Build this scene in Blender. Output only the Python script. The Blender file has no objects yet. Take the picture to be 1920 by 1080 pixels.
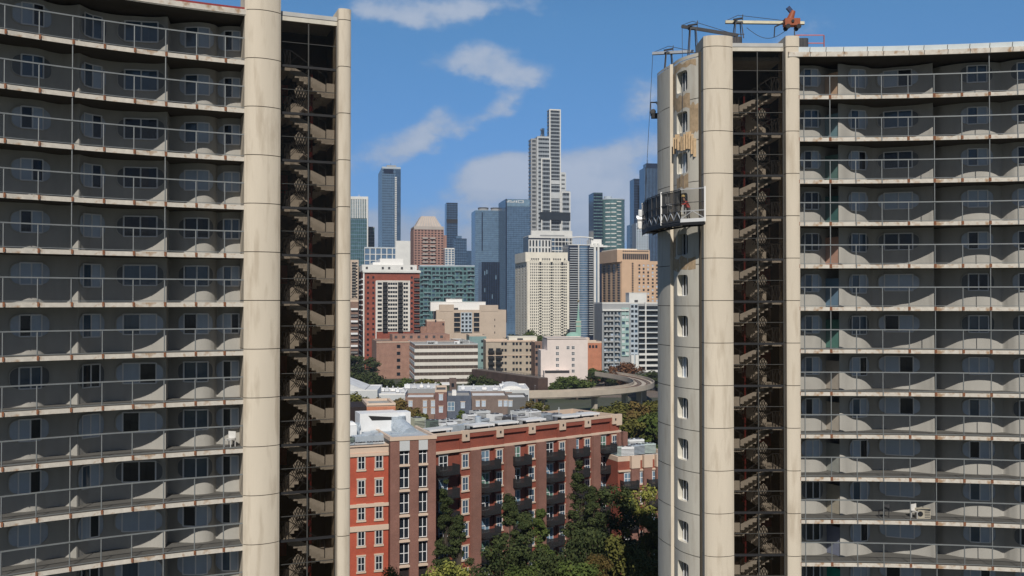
import bpy, math, random
from mathutils import Vector, Matrix, Quaternion
R=math.radians; sin=math.sin; cos=math.cos; pi=math.pi
SC=bpy.context.scene; COL=SC.collection
F=1800.0; ZC=44.0; TH=math.atan(25/1800.0)
# ---------------- camera ----------------
cam=bpy.data.objects.new('camera',bpy.data.cameras.new('camera')); COL.objects.link(cam)
cam.location=(0,0,ZC); cam.rotation_euler=(R(90)+TH,0,0)
cam.data.lens=33.75; cam.data.sensor_width=36; cam.data.clip_end=20000; cam.data.clip_start=.5
SC.camera=cam
# ---------------- light ----------------
SUN_AZ=R(-1); SUN_EL=R(42)
S=Vector((sin(SUN_AZ)*cos(SUN_EL),-cos(SUN_AZ)*cos(SUN_EL),sin(SUN_EL)))
sl=bpy.data.lights.new('sun','SUN'); sl.energy=4.3; sl.angle=R(.5); sl.color=(1,.945,.86)
so=bpy.data.objects.new('sun',sl); COL.objects.link(so); so.rotation_euler=S.to_track_quat('Z','Y').to_euler(); so.location=(0,-50,200)
SC.view_settings.view_transform='Standard'; SC.view_settings.look='None'; SC.view_settings.gamma=1
SC.view_settings.use_curve_mapping=False; SC.view_settings.exposure=0.0
SC.cycles.max_bounces=8; SC.cycles.transparent_max_bounces=16
# ---------------- sky ----------------
W_=bpy.data.worlds.new('World'); SC.world=W_; W_.use_nodes=True
def build_sky():
    nt=W_.node_tree; nt.nodes.clear(); N=nt.nodes.new; L=nt.links.new
    out=N('ShaderNodeOutputWorld'); bg=N('ShaderNodeBackground'); bg.inputs[1].default_value=SKY
    sky=N('ShaderNodeTexSky'); sky.sky_type='NISHITA'; sky.sun_disc=False
    sky.sun_elevation=SUN_EL; sky.sun_rotation=pi-SUN_AZ; sky.air_density=1.0; sky.dust_density=0.0; sky.ozone_density=6; sky.altitude=300
    tc=N('ShaderNodeTexCoord'); sp=N('ShaderNodeSeparateXYZ'); L(tc.outputs['Generated'],sp.inputs[0])
    def M(op,a,b=None,c=None,clamp=False):
        n=N('ShaderNodeMath'); n.operation=op; n.use_clamp=clamp
        for i,x in enumerate((a,b,c)):
            if x is None: continue
            if isinstance(x,(int,float)): n.inputs[i].default_value=x
            else: L(x,n.inputs[i])
        return n.outputs[0]
    ay=M('MAXIMUM',M('ABSOLUTE',sp.outputs[1]),.08)
    u=M('DIVIDE',sp.outputs[0],ay); w=M('DIVIDE',sp.outputs[2],ay)
    def noise(scale,det,rough,sx=1,sz=1,off=0):
        mp=N('ShaderNodeMapping'); L(tc.outputs['Generated'],mp.inputs[0]); mp.inputs['Scale'].default_value=(sx,sx,sz); mp.inputs['Location'].default_value=(off,off,off)
        n=N('ShaderNodeTexNoise'); n.inputs['Scale'].default_value=scale; n.inputs['Detail'].default_value=det; n.inputs['Roughness'].default_value=rough
        L(mp.outputs[0],n.inputs['Vector']); return n.outputs['Fac']
    n1=noise(9,8,.58,1,1.7,3.1); n2=noise(30,6,.6,1,1.5,7.7)
    du=M('MULTIPLY',M('SUBTRACT',noise(7,4,.5,1,1.3,1.3),.5),.05); u=M('ADD',u,du); w=M('ADD',w,M('MULTIPLY',M('SUBTRACT',n1,.5),.045))
    cl=None
    for (px,py,rx,ry,k,amp) in [(850,128,110,38,.1,.8),(965,138,95,28,-.05,.85),(905,95,60,26,0,.7),(765,265,90,36,-.35,.88),(815,222,42,34,-.2,.75),(920,215,80,28,-.55,.9),
        (905,350,100,38,-.2,1.3),(960,315,70,34,0,1.2),(1130,300,150,40,-.25,1.15),(1140,370,230,60,0,1.1),(870,10,180,34,0,.85),(1210,170,48,40,-.3,.85),(680,420,70,50,0,.6),(960,440,380,52,0,1.15),(700,15,60,34,0,.6),(620,120,50,60,0,.2),
        (1500,60,240,40,0,.15),(300,200,300,90,0,.6),(1750,380,300,90,0,.7),(-500,100,500,160,0,.8),(2600,250,500,160,0,.8)]:
        cu=(px-960)/F; cw=(565-py)/F; a=rx/F; b=ry/F
        x=M('SUBTRACT',u,cu); z=M('SUBTRACT',w,cw); z=M('ADD',z,M('MULTIPLY',x,k))
        d=M('ADD',M('POWER',M('MULTIPLY',x,1/a),2.0),M('POWER',M('MULTIPLY',z,1/b),2.0))
        g=M('MULTIPLY',M('POWER',2.718,M('MULTIPLY',d,-1.0)),amp); cl=g if cl is None else M('ADD',cl,g)
    f=M('ADD',M('MULTIPLY',M('SUBTRACT',n1,.5),2.1),M('MULTIPLY',M('SUBTRACT',n2,.5),1.1)); f=M('ADD',f,cl)
    mr=N('ShaderNodeMapRange'); mr.interpolation_type='SMOOTHSTEP'; L(f,mr.inputs[0]); mr.inputs[1].default_value=.36; mr.inputs[2].default_value=1.12
    fac=M('MULTIPLY',mr.outputs[0],.86)
    tr=N('ShaderNodeMapRange'); L(sp.outputs[2],tr.inputs[0]); tr.inputs[1].default_value=0; tr.inputs[2].default_value=.28
    tm=N('ShaderNodeMix'); tm.data_type='RGBA'; L(tr.outputs[0],tm.inputs[0]); tm.inputs[6].default_value=(.50,.70,1.25,1); tm.inputs[7].default_value=(.92,1.38,1.52,1)
    sr=N('ShaderNodeMapRange'); L(sp.outputs[1],sr.inputs[0]); sr.inputs[1].default_value=-.4; sr.inputs[2].default_value=.5; sr.inputs[3].default_value=.26; sr.inputs[4].default_value=1  # sky dimmed behind the camera to keep the balcony shade dark
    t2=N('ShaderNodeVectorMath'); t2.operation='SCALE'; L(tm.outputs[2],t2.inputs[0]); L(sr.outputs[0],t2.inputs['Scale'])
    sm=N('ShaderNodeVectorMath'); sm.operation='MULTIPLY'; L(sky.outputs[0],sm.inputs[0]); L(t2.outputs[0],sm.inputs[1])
    mix=N('ShaderNodeMix'); mix.data_type='RGBA'; L(fac,mix.inputs[0]); L(sm.outputs[0],mix.inputs[6])
    cm=N('ShaderNodeMix'); cm.data_type='RGBA'; mr2=N('ShaderNodeMapRange'); L(M('ADD',M('MULTIPLY',f,.5),M('MULTIPLY',n2,.6)),mr2.inputs[0]); mr2.inputs[1].default_value=.4; mr2.inputs[2].default_value=1.15
    L(mr2.outputs[0],cm.inputs[0]); cm.inputs[6].default_value=tuple(x/SKY for x in CL1)+(1,); cm.inputs[7].default_value=tuple(x/SKY for x in CL2)+(1,)
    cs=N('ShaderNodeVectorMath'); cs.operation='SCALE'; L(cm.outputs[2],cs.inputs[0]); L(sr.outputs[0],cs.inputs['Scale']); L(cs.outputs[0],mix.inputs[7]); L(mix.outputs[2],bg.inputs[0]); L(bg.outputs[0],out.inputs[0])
HAZE=.00012; SKY=.065; CL1=(.33,.42,.57); CL2=(.49,.55,.66)
build_sky()
# ---------------- helpers ----------------
def ray(px,py):
    u=(px-960)/F; v=(540-py)/F
    return u, cos(TH)-v*sin(TH), sin(TH)+v*cos(TH)
def P(px,py,D):
    a,b,c=ray(px,py); k=D/b; return Vector((a*k,D,ZC+c*k))
def Z(py,D): return P(960,py,D).z
def PX(x,y): return 960+F*x/y
MATS={}
def mat(name,color,rough=.85,var=.12,scale=.6,bump=.0,metal=0,spec=.3,stretch=(1,1,1),alpha=None,var2=None,vscale2=6):
    if name in MATS: return MATS[name]
    m=bpy.data.materials.new(name); MATS[name]=m; m.use_nodes=True; nt=m.node_tree; N=nt.nodes.new; L=nt.links.new
    b=nt.nodes['Principled BSDF']; b.inputs['Roughness'].default_value=rough; b.inputs['Metallic'].default_value=metal; b.inputs['Specular IOR Level'].default_value=spec
    b.inputs['Base Color'].default_value=(*color,1)
    if var>0:
        tc=N('ShaderNodeTexCoord'); mp=N('ShaderNodeMapping'); mp.inputs['Scale'].default_value=stretch; L(tc.outputs['Object'],mp.inputs[0])
        n=N('ShaderNodeTexNoise'); n.inputs['Scale'].default_value=scale; n.inputs['Detail'].default_value=6; n.inputs['Roughness'].default_value=.62; L(mp.outputs[0],n.inputs['Vector'])
        r=N('ShaderNodeMapRange'); L(n.outputs['Fac'],r.inputs[0]); r.inputs[1].default_value=.3; r.inputs[2].default_value=.7; r.inputs[3].default_value=1-var; r.inputs[4].default_value=1+var
        mx=N('ShaderNodeMix'); mx.data_type='RGBA'; mx.blend_type='MULTIPLY'; mx.inputs[0].default_value=1; mx.inputs[6].default_value=(*color,1); L(r.outputs[0],mx.inputs[7])
        col=mx.outputs[2]
        if var2:
            n2=N('ShaderNodeTexNoise'); n2.inputs['Scale'].default_value=vscale2; n2.inputs['Detail'].default_value=5; L(mp.outputs[0],n2.inputs['Vector'])
            r2=N('ShaderNodeMapRange'); L(n2.outputs['Fac'],r2.inputs[0]); r2.inputs[1].default_value=.52; r2.inputs[2].default_value=.7
            m2=N('ShaderNodeMix'); m2.data_type='RGBA'; L(r2.outputs[0],m2.inputs[0]); L(col,m2.inputs[6]); m2.inputs[7].default_value=(*var2,1); col=m2.outputs[2]
        L(col,b.inputs['Base Color'])
        if bump>0:
            bp=N('ShaderNodeBump'); bp.inputs['Strength'].default_value=bump; bp.inputs['Distance'].default_value=.05; L(n.outputs['Fac'],bp.inputs['Height']); L(bp.outputs[0],b.inputs['Normal'])
    if alpha is not None:
        out=nt.nodes['Material Output']; t=N('ShaderNodeBsdfTransparent'); ms=N('ShaderNodeMixShader'); ms.inputs[0].default_value=alpha
        L(t.outputs[0],ms.inputs[1]); L(b.outputs[0],ms.inputs[2]); L(ms.outputs[0],out.inputs[0])
    return m
def brick(name,c1,c2,mortar=(.35,.3,.27),scale=1):
    if name in MATS: return MATS[name]
    m=mat(name,c1,.9,.18,.35); nt=m.node_tree; N=nt.nodes.new; L=nt.links.new; b=nt.nodes['Principled BSDF']
    src=b.inputs['Base Color'].links[0].from_socket
    tc=N('ShaderNodeTexCoord'); sp=N('ShaderNodeSeparateXYZ'); L(tc.outputs['Object'],sp.inputs[0])
    ad=N('ShaderNodeMath'); L(sp.outputs[0],ad.inputs[0]); L(sp.outputs[1],ad.inputs[1]); cb=N('ShaderNodeCombineXYZ'); L(ad.outputs[0],cb.inputs[0]); L(sp.outputs[2],cb.inputs[1])
    bt=N('ShaderNodeTexBrick'); L(cb.outputs[0],bt.inputs['Vector']); bt.inputs['Scale'].default_value=3.2*scale; bt.inputs['Color1'].default_value=(1,1,1,1); bt.inputs['Color2'].default_value=(*[c2[i]/c1[i] for i in range(3)],1)
    bt.inputs['Mortar'].default_value=(*[min(1.6,mortar[i]/c1[i]) for i in range(3)],1); bt.inputs['Mortar Size'].default_value=.007
    mx=N('ShaderNodeMix'); mx.data_type='RGBA'; mx.blend_type='MULTIPLY'; mx.inputs[0].default_value=1; L(src,mx.inputs[6]); L(bt.outputs['Color'],mx.inputs[7]); L(mx.outputs[2],b.inputs['Base Color'])
    return m
def glass(name,color,rough=.12,spec=.6,metal=0,var=.25):
    return mat(name,color,rough,var,.25,0,metal,spec)
class MB:
    def __init__(s): s.v=[]; s.f=[]; s.m=[]; s.mats=[]; s.sm=False
    def mi(s,m):
        if m not in s.mats: s.mats.append(m)
        return s.mats.index(m)
    def add(s,vs,fs,m):
        o=len(s.v); s.v+=[tuple(v) for v in vs]; k=s.mi(m)
        for f in fs: s.f.append(tuple(i+o for i in f)); s.m.append(k)
    def box(s,x0,x1,y0,y1,z0,z1,m):
        s.add([(x0,y0,z0),(x1,y0,z0),(x1,y1,z0),(x0,y1,z0),(x0,y0,z1),(x1,y0,z1),(x1,y1,z1),(x0,y1,z1)],[(0,3,2,1),(4,5,6,7),(0,1,5,4),(1,2,6,5),(2,3,7,6),(3,0,4,7)],m)
    def quad(s,a,b,c,d,m): s.add([a,b,c,d],[(0,1,2,3)],m)
    def prism(s,poly,z0,z1,m,cap=None):
        n=len(poly); s.add([(p[0],p[1],z0) for p in poly]+[(p[0],p[1],z1) for p in poly],[(i,(i+1)%n,(i+1)%n+n,i+n) for i in range(n)],m)
        s.add([(p[0],p[1],z1) for p in poly],[tuple(range(n))],cap or m); s.add([(p[0],p[1],z0) for p in poly],[tuple(reversed(range(n)))],m)
    def bar(s,p,q,w,h,m):
        p=Vector(p); q=Vector(q); d=(q-p).normalized(); up=Vector((0,0,1)) if abs(d.z)<.95 else Vector((0,1,0))
        a=d.cross(up).normalized()*w/2; b=a.cross(d).normalized()*h/2
        s.add([p-a-b,p+a-b,p+a+b,p-a+b,q-a-b,q+a-b,q+a+b,q-a+b],[(0,1,2,3),(7,6,5,4),(0,4,5,1),(1,5,6,2),(2,6,7,3),(3,7,4,0)],m)
    def tube(s,p,q,r,m,n=8,r2=None):
        p=Vector(p); q=Vector(q); d=(q-p).normalized(); up=Vector((0,0,1)) if abs(d.z)<.95 else Vector((0,1,0))
        a=d.cross(up).normalized(); b=a.cross(d).normalized(); r2=r if r2 is None else r2
        vs=[p+(a*cos(2*pi*i/n)+b*sin(2*pi*i/n))*r for i in range(n)]+[q+(a*cos(2*pi*i/n)+b*sin(2*pi*i/n))*r2 for i in range(n)]
        s.add(vs,[(i,(i+1)%n,(i+1)%n+n,i+n) for i in range(n)]+[tuple(reversed(range(n))),tuple(range(n,2*n))],m)
    def mesh(s,name):
        me=bpy.data.meshes.new(name); me.from_pydata(s.v,[],s.f)
        for m in s.mats: me.materials.append(m)
        me.polygons.foreach_set('material_index',s.m)
        if s.sm: me.polygons.foreach_set('use_smooth',[True]*len(me.polygons))
        me.update(); return me
    def build(s,name,parent=None,loc=(0,0,0),rz=0,label=None,kind=None):
        if not s.v: return None
        return obj(name,s.mesh(name),parent,loc,rz,label,kind)
def obj(name,me,parent=None,loc=(0,0,0),rz=0,label=None,kind=None):
    o=bpy.data.objects.new(name,me); COL.objects.link(o); o.location=loc; o.rotation_euler=(0,0,rz); o.parent=parent
    if label: o['label']=label
    if kind: o['kind']=kind
    return o
def thing(name,label,cat,loc=(0,0,0),rz=0,group=None):
    o=obj(name,None,None,loc,rz,label); o['category']=cat; o.empty_display_size=.5
    if group: o['group']=group
    return o
def tag(o,label,cat,group=None):
    o['label']=label; o['category']=cat
    if group: o['group']=group
    return o
def copy_tree(o,parent=None):
    c=o.copy(); COL.objects.link(c); c.parent=parent
    for ch in list(o.children): copy_tree(ch,c)
    return c
# ---------------- materials ----------------
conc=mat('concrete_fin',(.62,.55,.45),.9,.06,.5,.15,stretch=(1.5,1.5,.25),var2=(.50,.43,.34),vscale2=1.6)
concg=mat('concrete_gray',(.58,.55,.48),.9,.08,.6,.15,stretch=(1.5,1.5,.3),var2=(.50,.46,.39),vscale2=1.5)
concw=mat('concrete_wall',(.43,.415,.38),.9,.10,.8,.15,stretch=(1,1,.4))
slabm=mat('slab_edge_concrete',(.57,.53,.47),.9,.14,2.2,.2,var2=(.36,.24,.15),vscale2=2.5)
soff=mat('shade_and_joint_concrete',(.065,.055,.042),.95,.15,1)  # underside shade put into the colour, near-black beside the pale slab edge
railm=mat('galvanised_rail',(.22,.235,.24),.5,.1,3,metal=.3)
rust=mat('rust',(.20,.085,.045),.9,.3,8)
meshm=mat('railing_wire_mesh',(.03,.035,.042),.7,0,alpha=.16)
netm=mat('debris_netting',(.05,.052,.055),.8,0,alpha=.9); neto=mat('open_netting',(.05,.052,.055),.8,0,alpha=.3)
black=mat('black_steel',(.02,.02,.022),.6,.2,3)
dkg=mat('dark_gray_steel',(.06,.06,.065),.6,.2,3)
wht=mat('white_metal',(.72,.73,.74),.5,.06,1)
whp=mat('white_paint',(.78,.77,.75),.6,.05,1)
alu=mat('aluminium',(.68,.69,.70),.4,.1,2,metal=.4)
orange=mat('orange_paint',(.30,.085,.04),.6,.15,3)
redp=mat('red_paint',(.24,.035,.035),.6,.1,3)
tinted=bpy.data.materials.new('tinted_stair_glass'); tinted.use_nodes=True
def _t():
    nt=tinted.node_tree; nt.nodes.clear(); N=nt.nodes.new; L=nt.links.new
    o=N('ShaderNodeOutputMaterial'); t=N('ShaderNodeBsdfTransparent'); t.inputs[0].default_value=(.71,.685,.655,1); g=N('ShaderNodeBsdfGlossy'); g.inputs[0].default_value=(.5,.36,.24,1); g.inputs['Roughness'].default_value=.08
    m=N('ShaderNodeMixShader'); m.inputs[0].default_value=.045; L(t.outputs[0],m.inputs[1]); L(g.outputs[0],m.inputs[2]); L(m.outputs[0],o.inputs[0])
_t()
pane_d=glass('pane_dark',(.015,.02,.028),.1,.5,var=.4)
pane_b=glass('pane_blue',(.05,.09,.14),.1,.8,var=.4)
pane_l=glass('pane_with_blind',(.42,.50,.60),.3,.6,var=.2)
infill=mat('window_infill_panel',(.50,.56,.64),.5,.15,1); infill_d=mat('window_infill_dark',(.16,.17,.18),.5,.15,1)
sash=mat('window_sash',(.78,.79,.80),.5,.05,1)
roofg=mat('roof_gravel',(.33,.32,.30),.95,.25,.3)
roofd=mat('roof_membrane_dark',(.10,.10,.10),.95,.3,.3)
roofw=mat('roof_membrane_white',(.62,.63,.64),.8,.15,.4)
# ---------------- ground ----------------
g=MB(); gm=mat('city_ground',(.065,.07,.05),.95,.35,.02,var2=(.05,.075,.03),vscale2=.015)
g.quad((-9000,-3000,0),(9000,-3000,0),(9000,12000,0),(-9000,12000,0),gm); g.build('ground',kind='structure')
asph=mat('asphalt',(.05,.05,.052),.9,.2,.5)
# =========================================================
#  NEAR TOWERS
# =========================================================
class Arc:
    def __init__(s,cx,cy,r,t0): s.c=(cx,cy); s.r=r; s.t0=t0
    def pt(s,u,d=0,z=0):
        t=s.t0-u/s.r; return Vector((s.c[0]+(s.r+d)*cos(t),s.c[1]+(s.r+d)*sin(t),z))
    def ang(s,u): return s.t0-u/s.r-pi/2       # rotation of the local tangent
    def s_px(s,px,d=0):
        a,b=-25.,45.
        for _ in range(50):
            m=(a+b)/2; p=s.pt(m,d)
            if p.y<1 or PX(p.x,p.y)<px: a=m
            else: b=m
        return (a+b)/2
TP=math.tan(SUN_EL)/cos(SUN_AZ); HC=2.45
def wall_profile(arc,segs):
    """segs: continuous runs of (px,h); h=height that the sun reaches on that piece of wall, giving its depth"""
    out=[]
    for sg in segs:
        pts=[]
        for px,h in sg:
            d=(HC-h)/TP; s_=arc.s_px(px,d); d=(HC-h)*cos(arc.ang(s_)-SUN_AZ)/math.tan(SUN_EL); pts.append((arc.s_px(px,d),d))
        run=[]
        for i in range(len(pts)-1):
            p0=pts[max(i-1,0)]; p1=pts[i]; p2=pts[i+1]; p3=pts[min(i+2,len(pts)-1)]
            for k in range(6):
                t=k/6; t2=t*t; t3=t2*t
                def cr(j): return .5*((2*p1[j])+(-p0[j]+p2[j])*t+(2*p0[j]-5*p1[j]+4*p2[j]-p3[j])*t2+(-p0[j]+3*p1[j]-3*p2[j]+p3[j])*t3)
                run.append((p1[0]+(p2[0]-p1[0])*t,cr(1)))
        run.append(pts[-1]); out.append(run)
    return out
def depth_at(runs,s):
    for r in runs:
        if r[0][0]<=s<=r[-1][0]:
            for a,b in zip(r,r[1:]):
                if a[0]<=s<=b[0]: return a[1]+(b[1]-a[1])*(s-a[0])/max(1e-6,b[0]-a[0])
    return 2.4
def strip(mb,arc,s0,s1,d0,d1,z0,z1,m,mbot=None,n=60,mtop=None):
    for i in range(n):
        a=s0+(s1-s0)*i/n; b=s0+(s1-s0)*(i+1)/n
        A,Bq,C,Dq=arc.pt(a,d0,z0),arc.pt(b,d0,z0),arc.pt(b,d1,z0),arc.pt(a,d1,z0); up=Vector((0,0,z1-z0))
        mb.quad(A,Bq,Bq+up,A+up,m); mb.quad(Dq,C,Bq,A,mbot or m); mb.quad(A+up,Bq+up,C+up,Dq+up,mtop or m); mb.quad(C,Dq,Dq+up,C+up,m)
    for s in (s0,s1):
        a=arc.pt(s,d0,z0);b=arc.pt(s,d1,z0); mb.quad(a,b,b+up,a+up,m)
def oval_window(arc,runs,sc,w,zc,hh,rectw,kind):
    """frame mesh + two pane meshes wrapped on the curved wall"""
    def pt(u,z,off): 
        s=sc+u; return arc.pt(s,depth_at(runs,s)-off,z)
    fr=MB(); a=w/2; n=3.2
    def zh(u,k=1.0):
        q=min(1,abs(u)/(a*k)); return hh*k*(1-q**n)**(1/n)
    N=18
    us=[-a+2*a*i/N for i in range(N+1)]
    for u0,u1 in zip(us,us[1:]):
        if abs((u0+u1)/2)>rectw/2:
            fr.quad(pt(u0,zc-zh(u0),.05),pt(u1,zc-zh(u1),.05),pt(u1,zc+zh(u1),.05),pt(u0,zc+zh(u0),.05),infill if 'l' in kind else infill_d)
    # rim
    K=36; rim=[(a*math.copysign(abs(cos(t))**(2/n),cos(t)),hh*math.copysign(abs(sin(t))**(2/n),sin(t))) for t in [2*pi*i/K for i in range(K)]]
    for i in range(K):
        p,q=rim[i],rim[(i+1)%K]
        fr.quad(pt(p[0],zc+p[1],0),pt(q[0],zc+q[1],0),pt(q[0],zc+q[1],.09),pt(p[0],zc+p[1],.09),concw)
        fr.quad(pt(p[0],zc+p[1],.09),pt(q[0],zc+q[1],.09),pt(q[0]*.95,zc+q[1]*.93,.09),pt(p[0]*.95,zc+p[1]*.93,.09),concw)
        fr.quad(pt(p[0]*.95,zc+p[1]*.93,.09),pt(q[0]*.95,zc+q[1]*.93,.09),pt(q[0]*.95,zc+q[1]*.93,.03),pt(p[0]*.95,zc+p[1]*.93,.03),concw)
    hr=rectw/2; t=.035
    for u in (-hr,0,hr): 
        fr.add([pt(u-t,zc-hh*.92,.12),pt(u+t,zc-hh*.92,.12),pt(u+t,zc+hh*.92,.12),pt(u-t,zc+hh*.92,.12),pt(u-t,zc-hh*.92,.0),pt(u+t,zc-hh*.92,.0),pt(u+t,zc+hh*.92,.0),pt(u-t,zc+hh*.92,.0)],[(0,1,2,3),(0,3,7,4),(1,5,6,2)],sash)
    for z in (zc-hh*.9,zc+hh*.9):
        for u0,u1 in ((-hr,-hr/2),(-hr/2,0),(0,hr/2),(hr/2,hr)):
            fr.add([pt(u0,z-t,.11),pt(u1,z-t,.11),pt(u1,z+t,.11),pt(u0,z+t,.11)],[(0,1,2,3)],sash)
    res=[]
    for k,(u0,u1) in enumerate(((-hr,0),(0,hr))):
        pb=MB(); m={'dd':(pane_d,pane_d),'dl':(pane_d,pane_l),'ld':(pane_l,pane_d),'bb':(pane_b,pane_b),'ll':(pane_l,pane_l),'bl':(pane_b,pane_l)}[kind][k]
        um=(u0+u1)/2
        for x0,x1 in ((u0,um),(um,u1)): pb.quad(pt(x0,zc-hh*.9,.075),pt(x1,zc-hh*.9,.075),pt(x1,zc+hh*.9,.075),pt(x0,zc+hh*.9,.075),m)
        res.append(pb.mesh('pane'))
    return fr.mesh('window'),res
def column_mesh(poly,z0,z1,joints,m):
    """vertical extrusion with thin recessed joints; poly counter-clockwise"""
    mb=MB(); n=len(poly); cx=sum(p[0] for p in poly)/n; cy=sum(p[1] for p in poly)/n
    zs=[z0]+sorted(j for j in joints if z0<j<z1)+[z1]
    lv=[]
    for i in range(len(zs)-1):
        a=zs[i]+(.022 if i else 0); b=zs[i+1]-(.022 if i<len(zs)-2 else 0); lv.append((a,b))
    for k,(a,b) in enumerate(lv):
        mb.add([(p[0],p[1],a) for p in poly]+[(p[0],p[1],b) for p in poly],[(i,(i+1)%n,(i+1)%n+n,i+n) for i in range(n)],m)
        mb.add([(p[0],p[1],b) for p in poly],[tuple(range(n))],m); mb.add([(p[0],p[1],a) for p in poly],[tuple(reversed(range(n)))],m)
        if k<len(lv)-1:
            q=[(cx+(p[0]-cx)*.955,cy+(p[1]-cy)*.955) for p in poly]
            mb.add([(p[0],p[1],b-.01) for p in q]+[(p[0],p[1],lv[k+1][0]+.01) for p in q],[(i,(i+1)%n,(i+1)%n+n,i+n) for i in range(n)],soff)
    return mb
def stair_tower(root,ox,oy,phi,W,zf,flip,nfl,ztop):
    """glazed stair between two concrete fins; local x along the glass, y inward"""
    fl=(lambda x:W-x) if flip else (lambda x:x)
    def bx(mb,x0,x1,*a):
        x0,x1=fl(x0),fl(x1); mb.box(min(x0,x1),max(x0,x1),*a)
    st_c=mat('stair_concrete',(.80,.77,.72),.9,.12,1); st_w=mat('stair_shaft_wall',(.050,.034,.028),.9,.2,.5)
    loc=(ox,oy,0)
    zb=zf-2.7*nfl
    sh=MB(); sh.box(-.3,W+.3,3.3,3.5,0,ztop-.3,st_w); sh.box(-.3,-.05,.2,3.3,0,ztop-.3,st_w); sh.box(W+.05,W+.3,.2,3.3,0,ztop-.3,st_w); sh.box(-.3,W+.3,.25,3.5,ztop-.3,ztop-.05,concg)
    sh.build('stair_shaft',root,loc,phi)
    gl=MB(); gl.box(0,W,.10,.115,zb,ztop-.55,tinted); gl.build('stair_glass',root,loc,phi)
    mu=MB(); mm=mat('mullion',(.06,.06,.057),.6,.1,2)
    mu.box(W/2-.03,W/2+.03,.03,.13,zb,ztop-.55,mm); mu.box(0,.05,.03,.13,zb,ztop-.55,mm); mu.box(W-.05,W,.03,.13,zb,ztop-.55,mm)
    for k in range(-1,nfl):
        z=zf-2.7*k
        if z<ztop-.8: mu.box(.05,W-.05,.0,.16,z-.09,z+.05,black if k>=0 else mm)
        if z+1.35<ztop-.8: mu.box(.05,W-.05,.035,.12,z+1.335,z+1.365,mm)
    mu.build('mullion_grid',root,loc,phi)
    pa=MB(); pa.box(-.02,W+.02,-.02,.3,ztop-.55,ztop-.30,concg); pa.box(-.02,W+.02,-.03,.3,ztop-.30,ztop-.27,dkg); pa.box(-.02,W+.02,.03,.32,ztop-.27,ztop-.02,mat('weathered_parapet',(.45,.45,.44),.8,.1,1)); pa.build('parapet',root,loc,phi)
    a,bb=.20*W,.83*W
    m=MB()   # one flight pair: drops from z=0 to z=-2.7
    def flight(x0,z0,x1,z1,y0,y1):
        n=8
        for i in range(n):
            xa=x0+(x1-x0)*i/n; xb=x0+(x1-x0)*(i+1)/n; za=z0+(z1-z0)*i/n; zb_=z0+(z1-z0)*(i+1)/n; zt=max(za,zb_)-.02
            bx(m,xa,xb,y0,y1,min(za,zb_)-.22,zt-.0,st_c)
    flight(a,-.02,bb,-1.35,.40,1.45); bx(m,bb,W-.06,.40,3.1,-1.55,-1.35,st_c); flight(bb,-1.35,a,-2.7,1.75,2.95); 
    bx(m,.05,a,.45,3.1,-.2,-.0,st_c)
    me=m.mesh('stair_flight')
    pz=.42
    m.add([(fl(a),.40,-.25),(fl(bb),.40,-1.62),(fl(bb),.40,-.85),(fl(a),.40,.10),(fl(a),.47,-.25),(fl(bb),.47,-1.62),(fl(bb),.47,-.85),(fl(a),.47,.10)],[(0,1,2,3),(4,7,6,5),(3,2,6,7),(0,4,5,1)],st_c)
    m.add([(fl(a),1.74,-2.95),(fl(bb*.72),1.74,-1.85),(fl(bb*.72),1.74,-1.0),(fl(a),1.74,-2.1)],[(0,1,2,3)],st_c)
    bx(m,bb,W-.06,.40,.47,-1.6,-.75,st_c)
    m.add([(fl(.28*W),.60,-1.25),(fl(.36*W),.60,-.95),(fl(.50*W),.60,-1.3),(fl(.47*W),.60,-1.75),(fl(.33*W),.60,-1.8)],[(0,1,2,3,4)],st_c)
    me=m.mesh('stair_flight')
    r=MB()
    def seg(x0,z0,x1,z1,y,w=.05,mm_=dkg): r.bar((fl(x0),y,z0),(fl(x1),y,z1),w,w,mm_)
    seg(a,1.0,bb,-.35,.42); seg(a,.0,a,1.0,.42); seg(bb,-1.3,bb,-.3,.42); seg(.08,1.0,a,1.0,.42)
    nd=5
    for i in range(nd):
        t0=i/nd; t1=(i+1)/nd; X0=a+(bb-a)*t0; X1=a+(bb-a)*t1; Z0=-1.35*t0; Z1=-1.35*t1
        seg(X0,Z0+.25,X1,Z1+1,.45,.03) if i<3 else seg(X0,Z0+.3,X0,Z0+1,.45,.03)
    for i in range(3):
        X0=.08+(a-.08)*i/3; X1=.08+(a-.08)*(i+1)/3; seg(X0,0,X1,1,.42,.03); seg(X0,1,X1,0,.42,.03)
    seg(bb,-.35,a,-1.7,1.78,.05); 
    for i in range(6):
        t=i/5; seg(bb+(a-bb)*t,-1.35-1.35*t,bb+(a-bb)*t,-.35-1.35*t,1.78,.03)
    # chain mesh under the landing
    for i in range(5):
        seg(a+.1+i*.13,-1.55+i*.02,a+.5+i*.1,-2.2,.55,.035); seg(a+.1+i*.13,-2.2,a+.6+i*.08,-1.6,.55,.035)
    for i in range(5):
        x0=(.27+.05*i)*W; seg(x0,-1.0,x0+.2*W/3.1*1.4,-1.75,.54,.03,black); seg(x0,-1.75,x0+.2*W/3.1*1.4,-1.0,.54,.03,black)
    rm=r.mesh('stair_railing')
    pm=MB(); x=fl(.64*W); pm.tube((x,1.55,-2.7),(x,1.55,0),.06,redp); pm.tube((x-.16,1.5,-1.9),(x-.16,1.5,-1.0),.035,redp); pm.box(x-.2,x+.12,1.4,1.5,-1.15,-1.05,redp); pm.box(x-.22,x-.05,1.38,1.52,-2.3,-1.95,redp); ppm=pm.mesh('standpipe')
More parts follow.
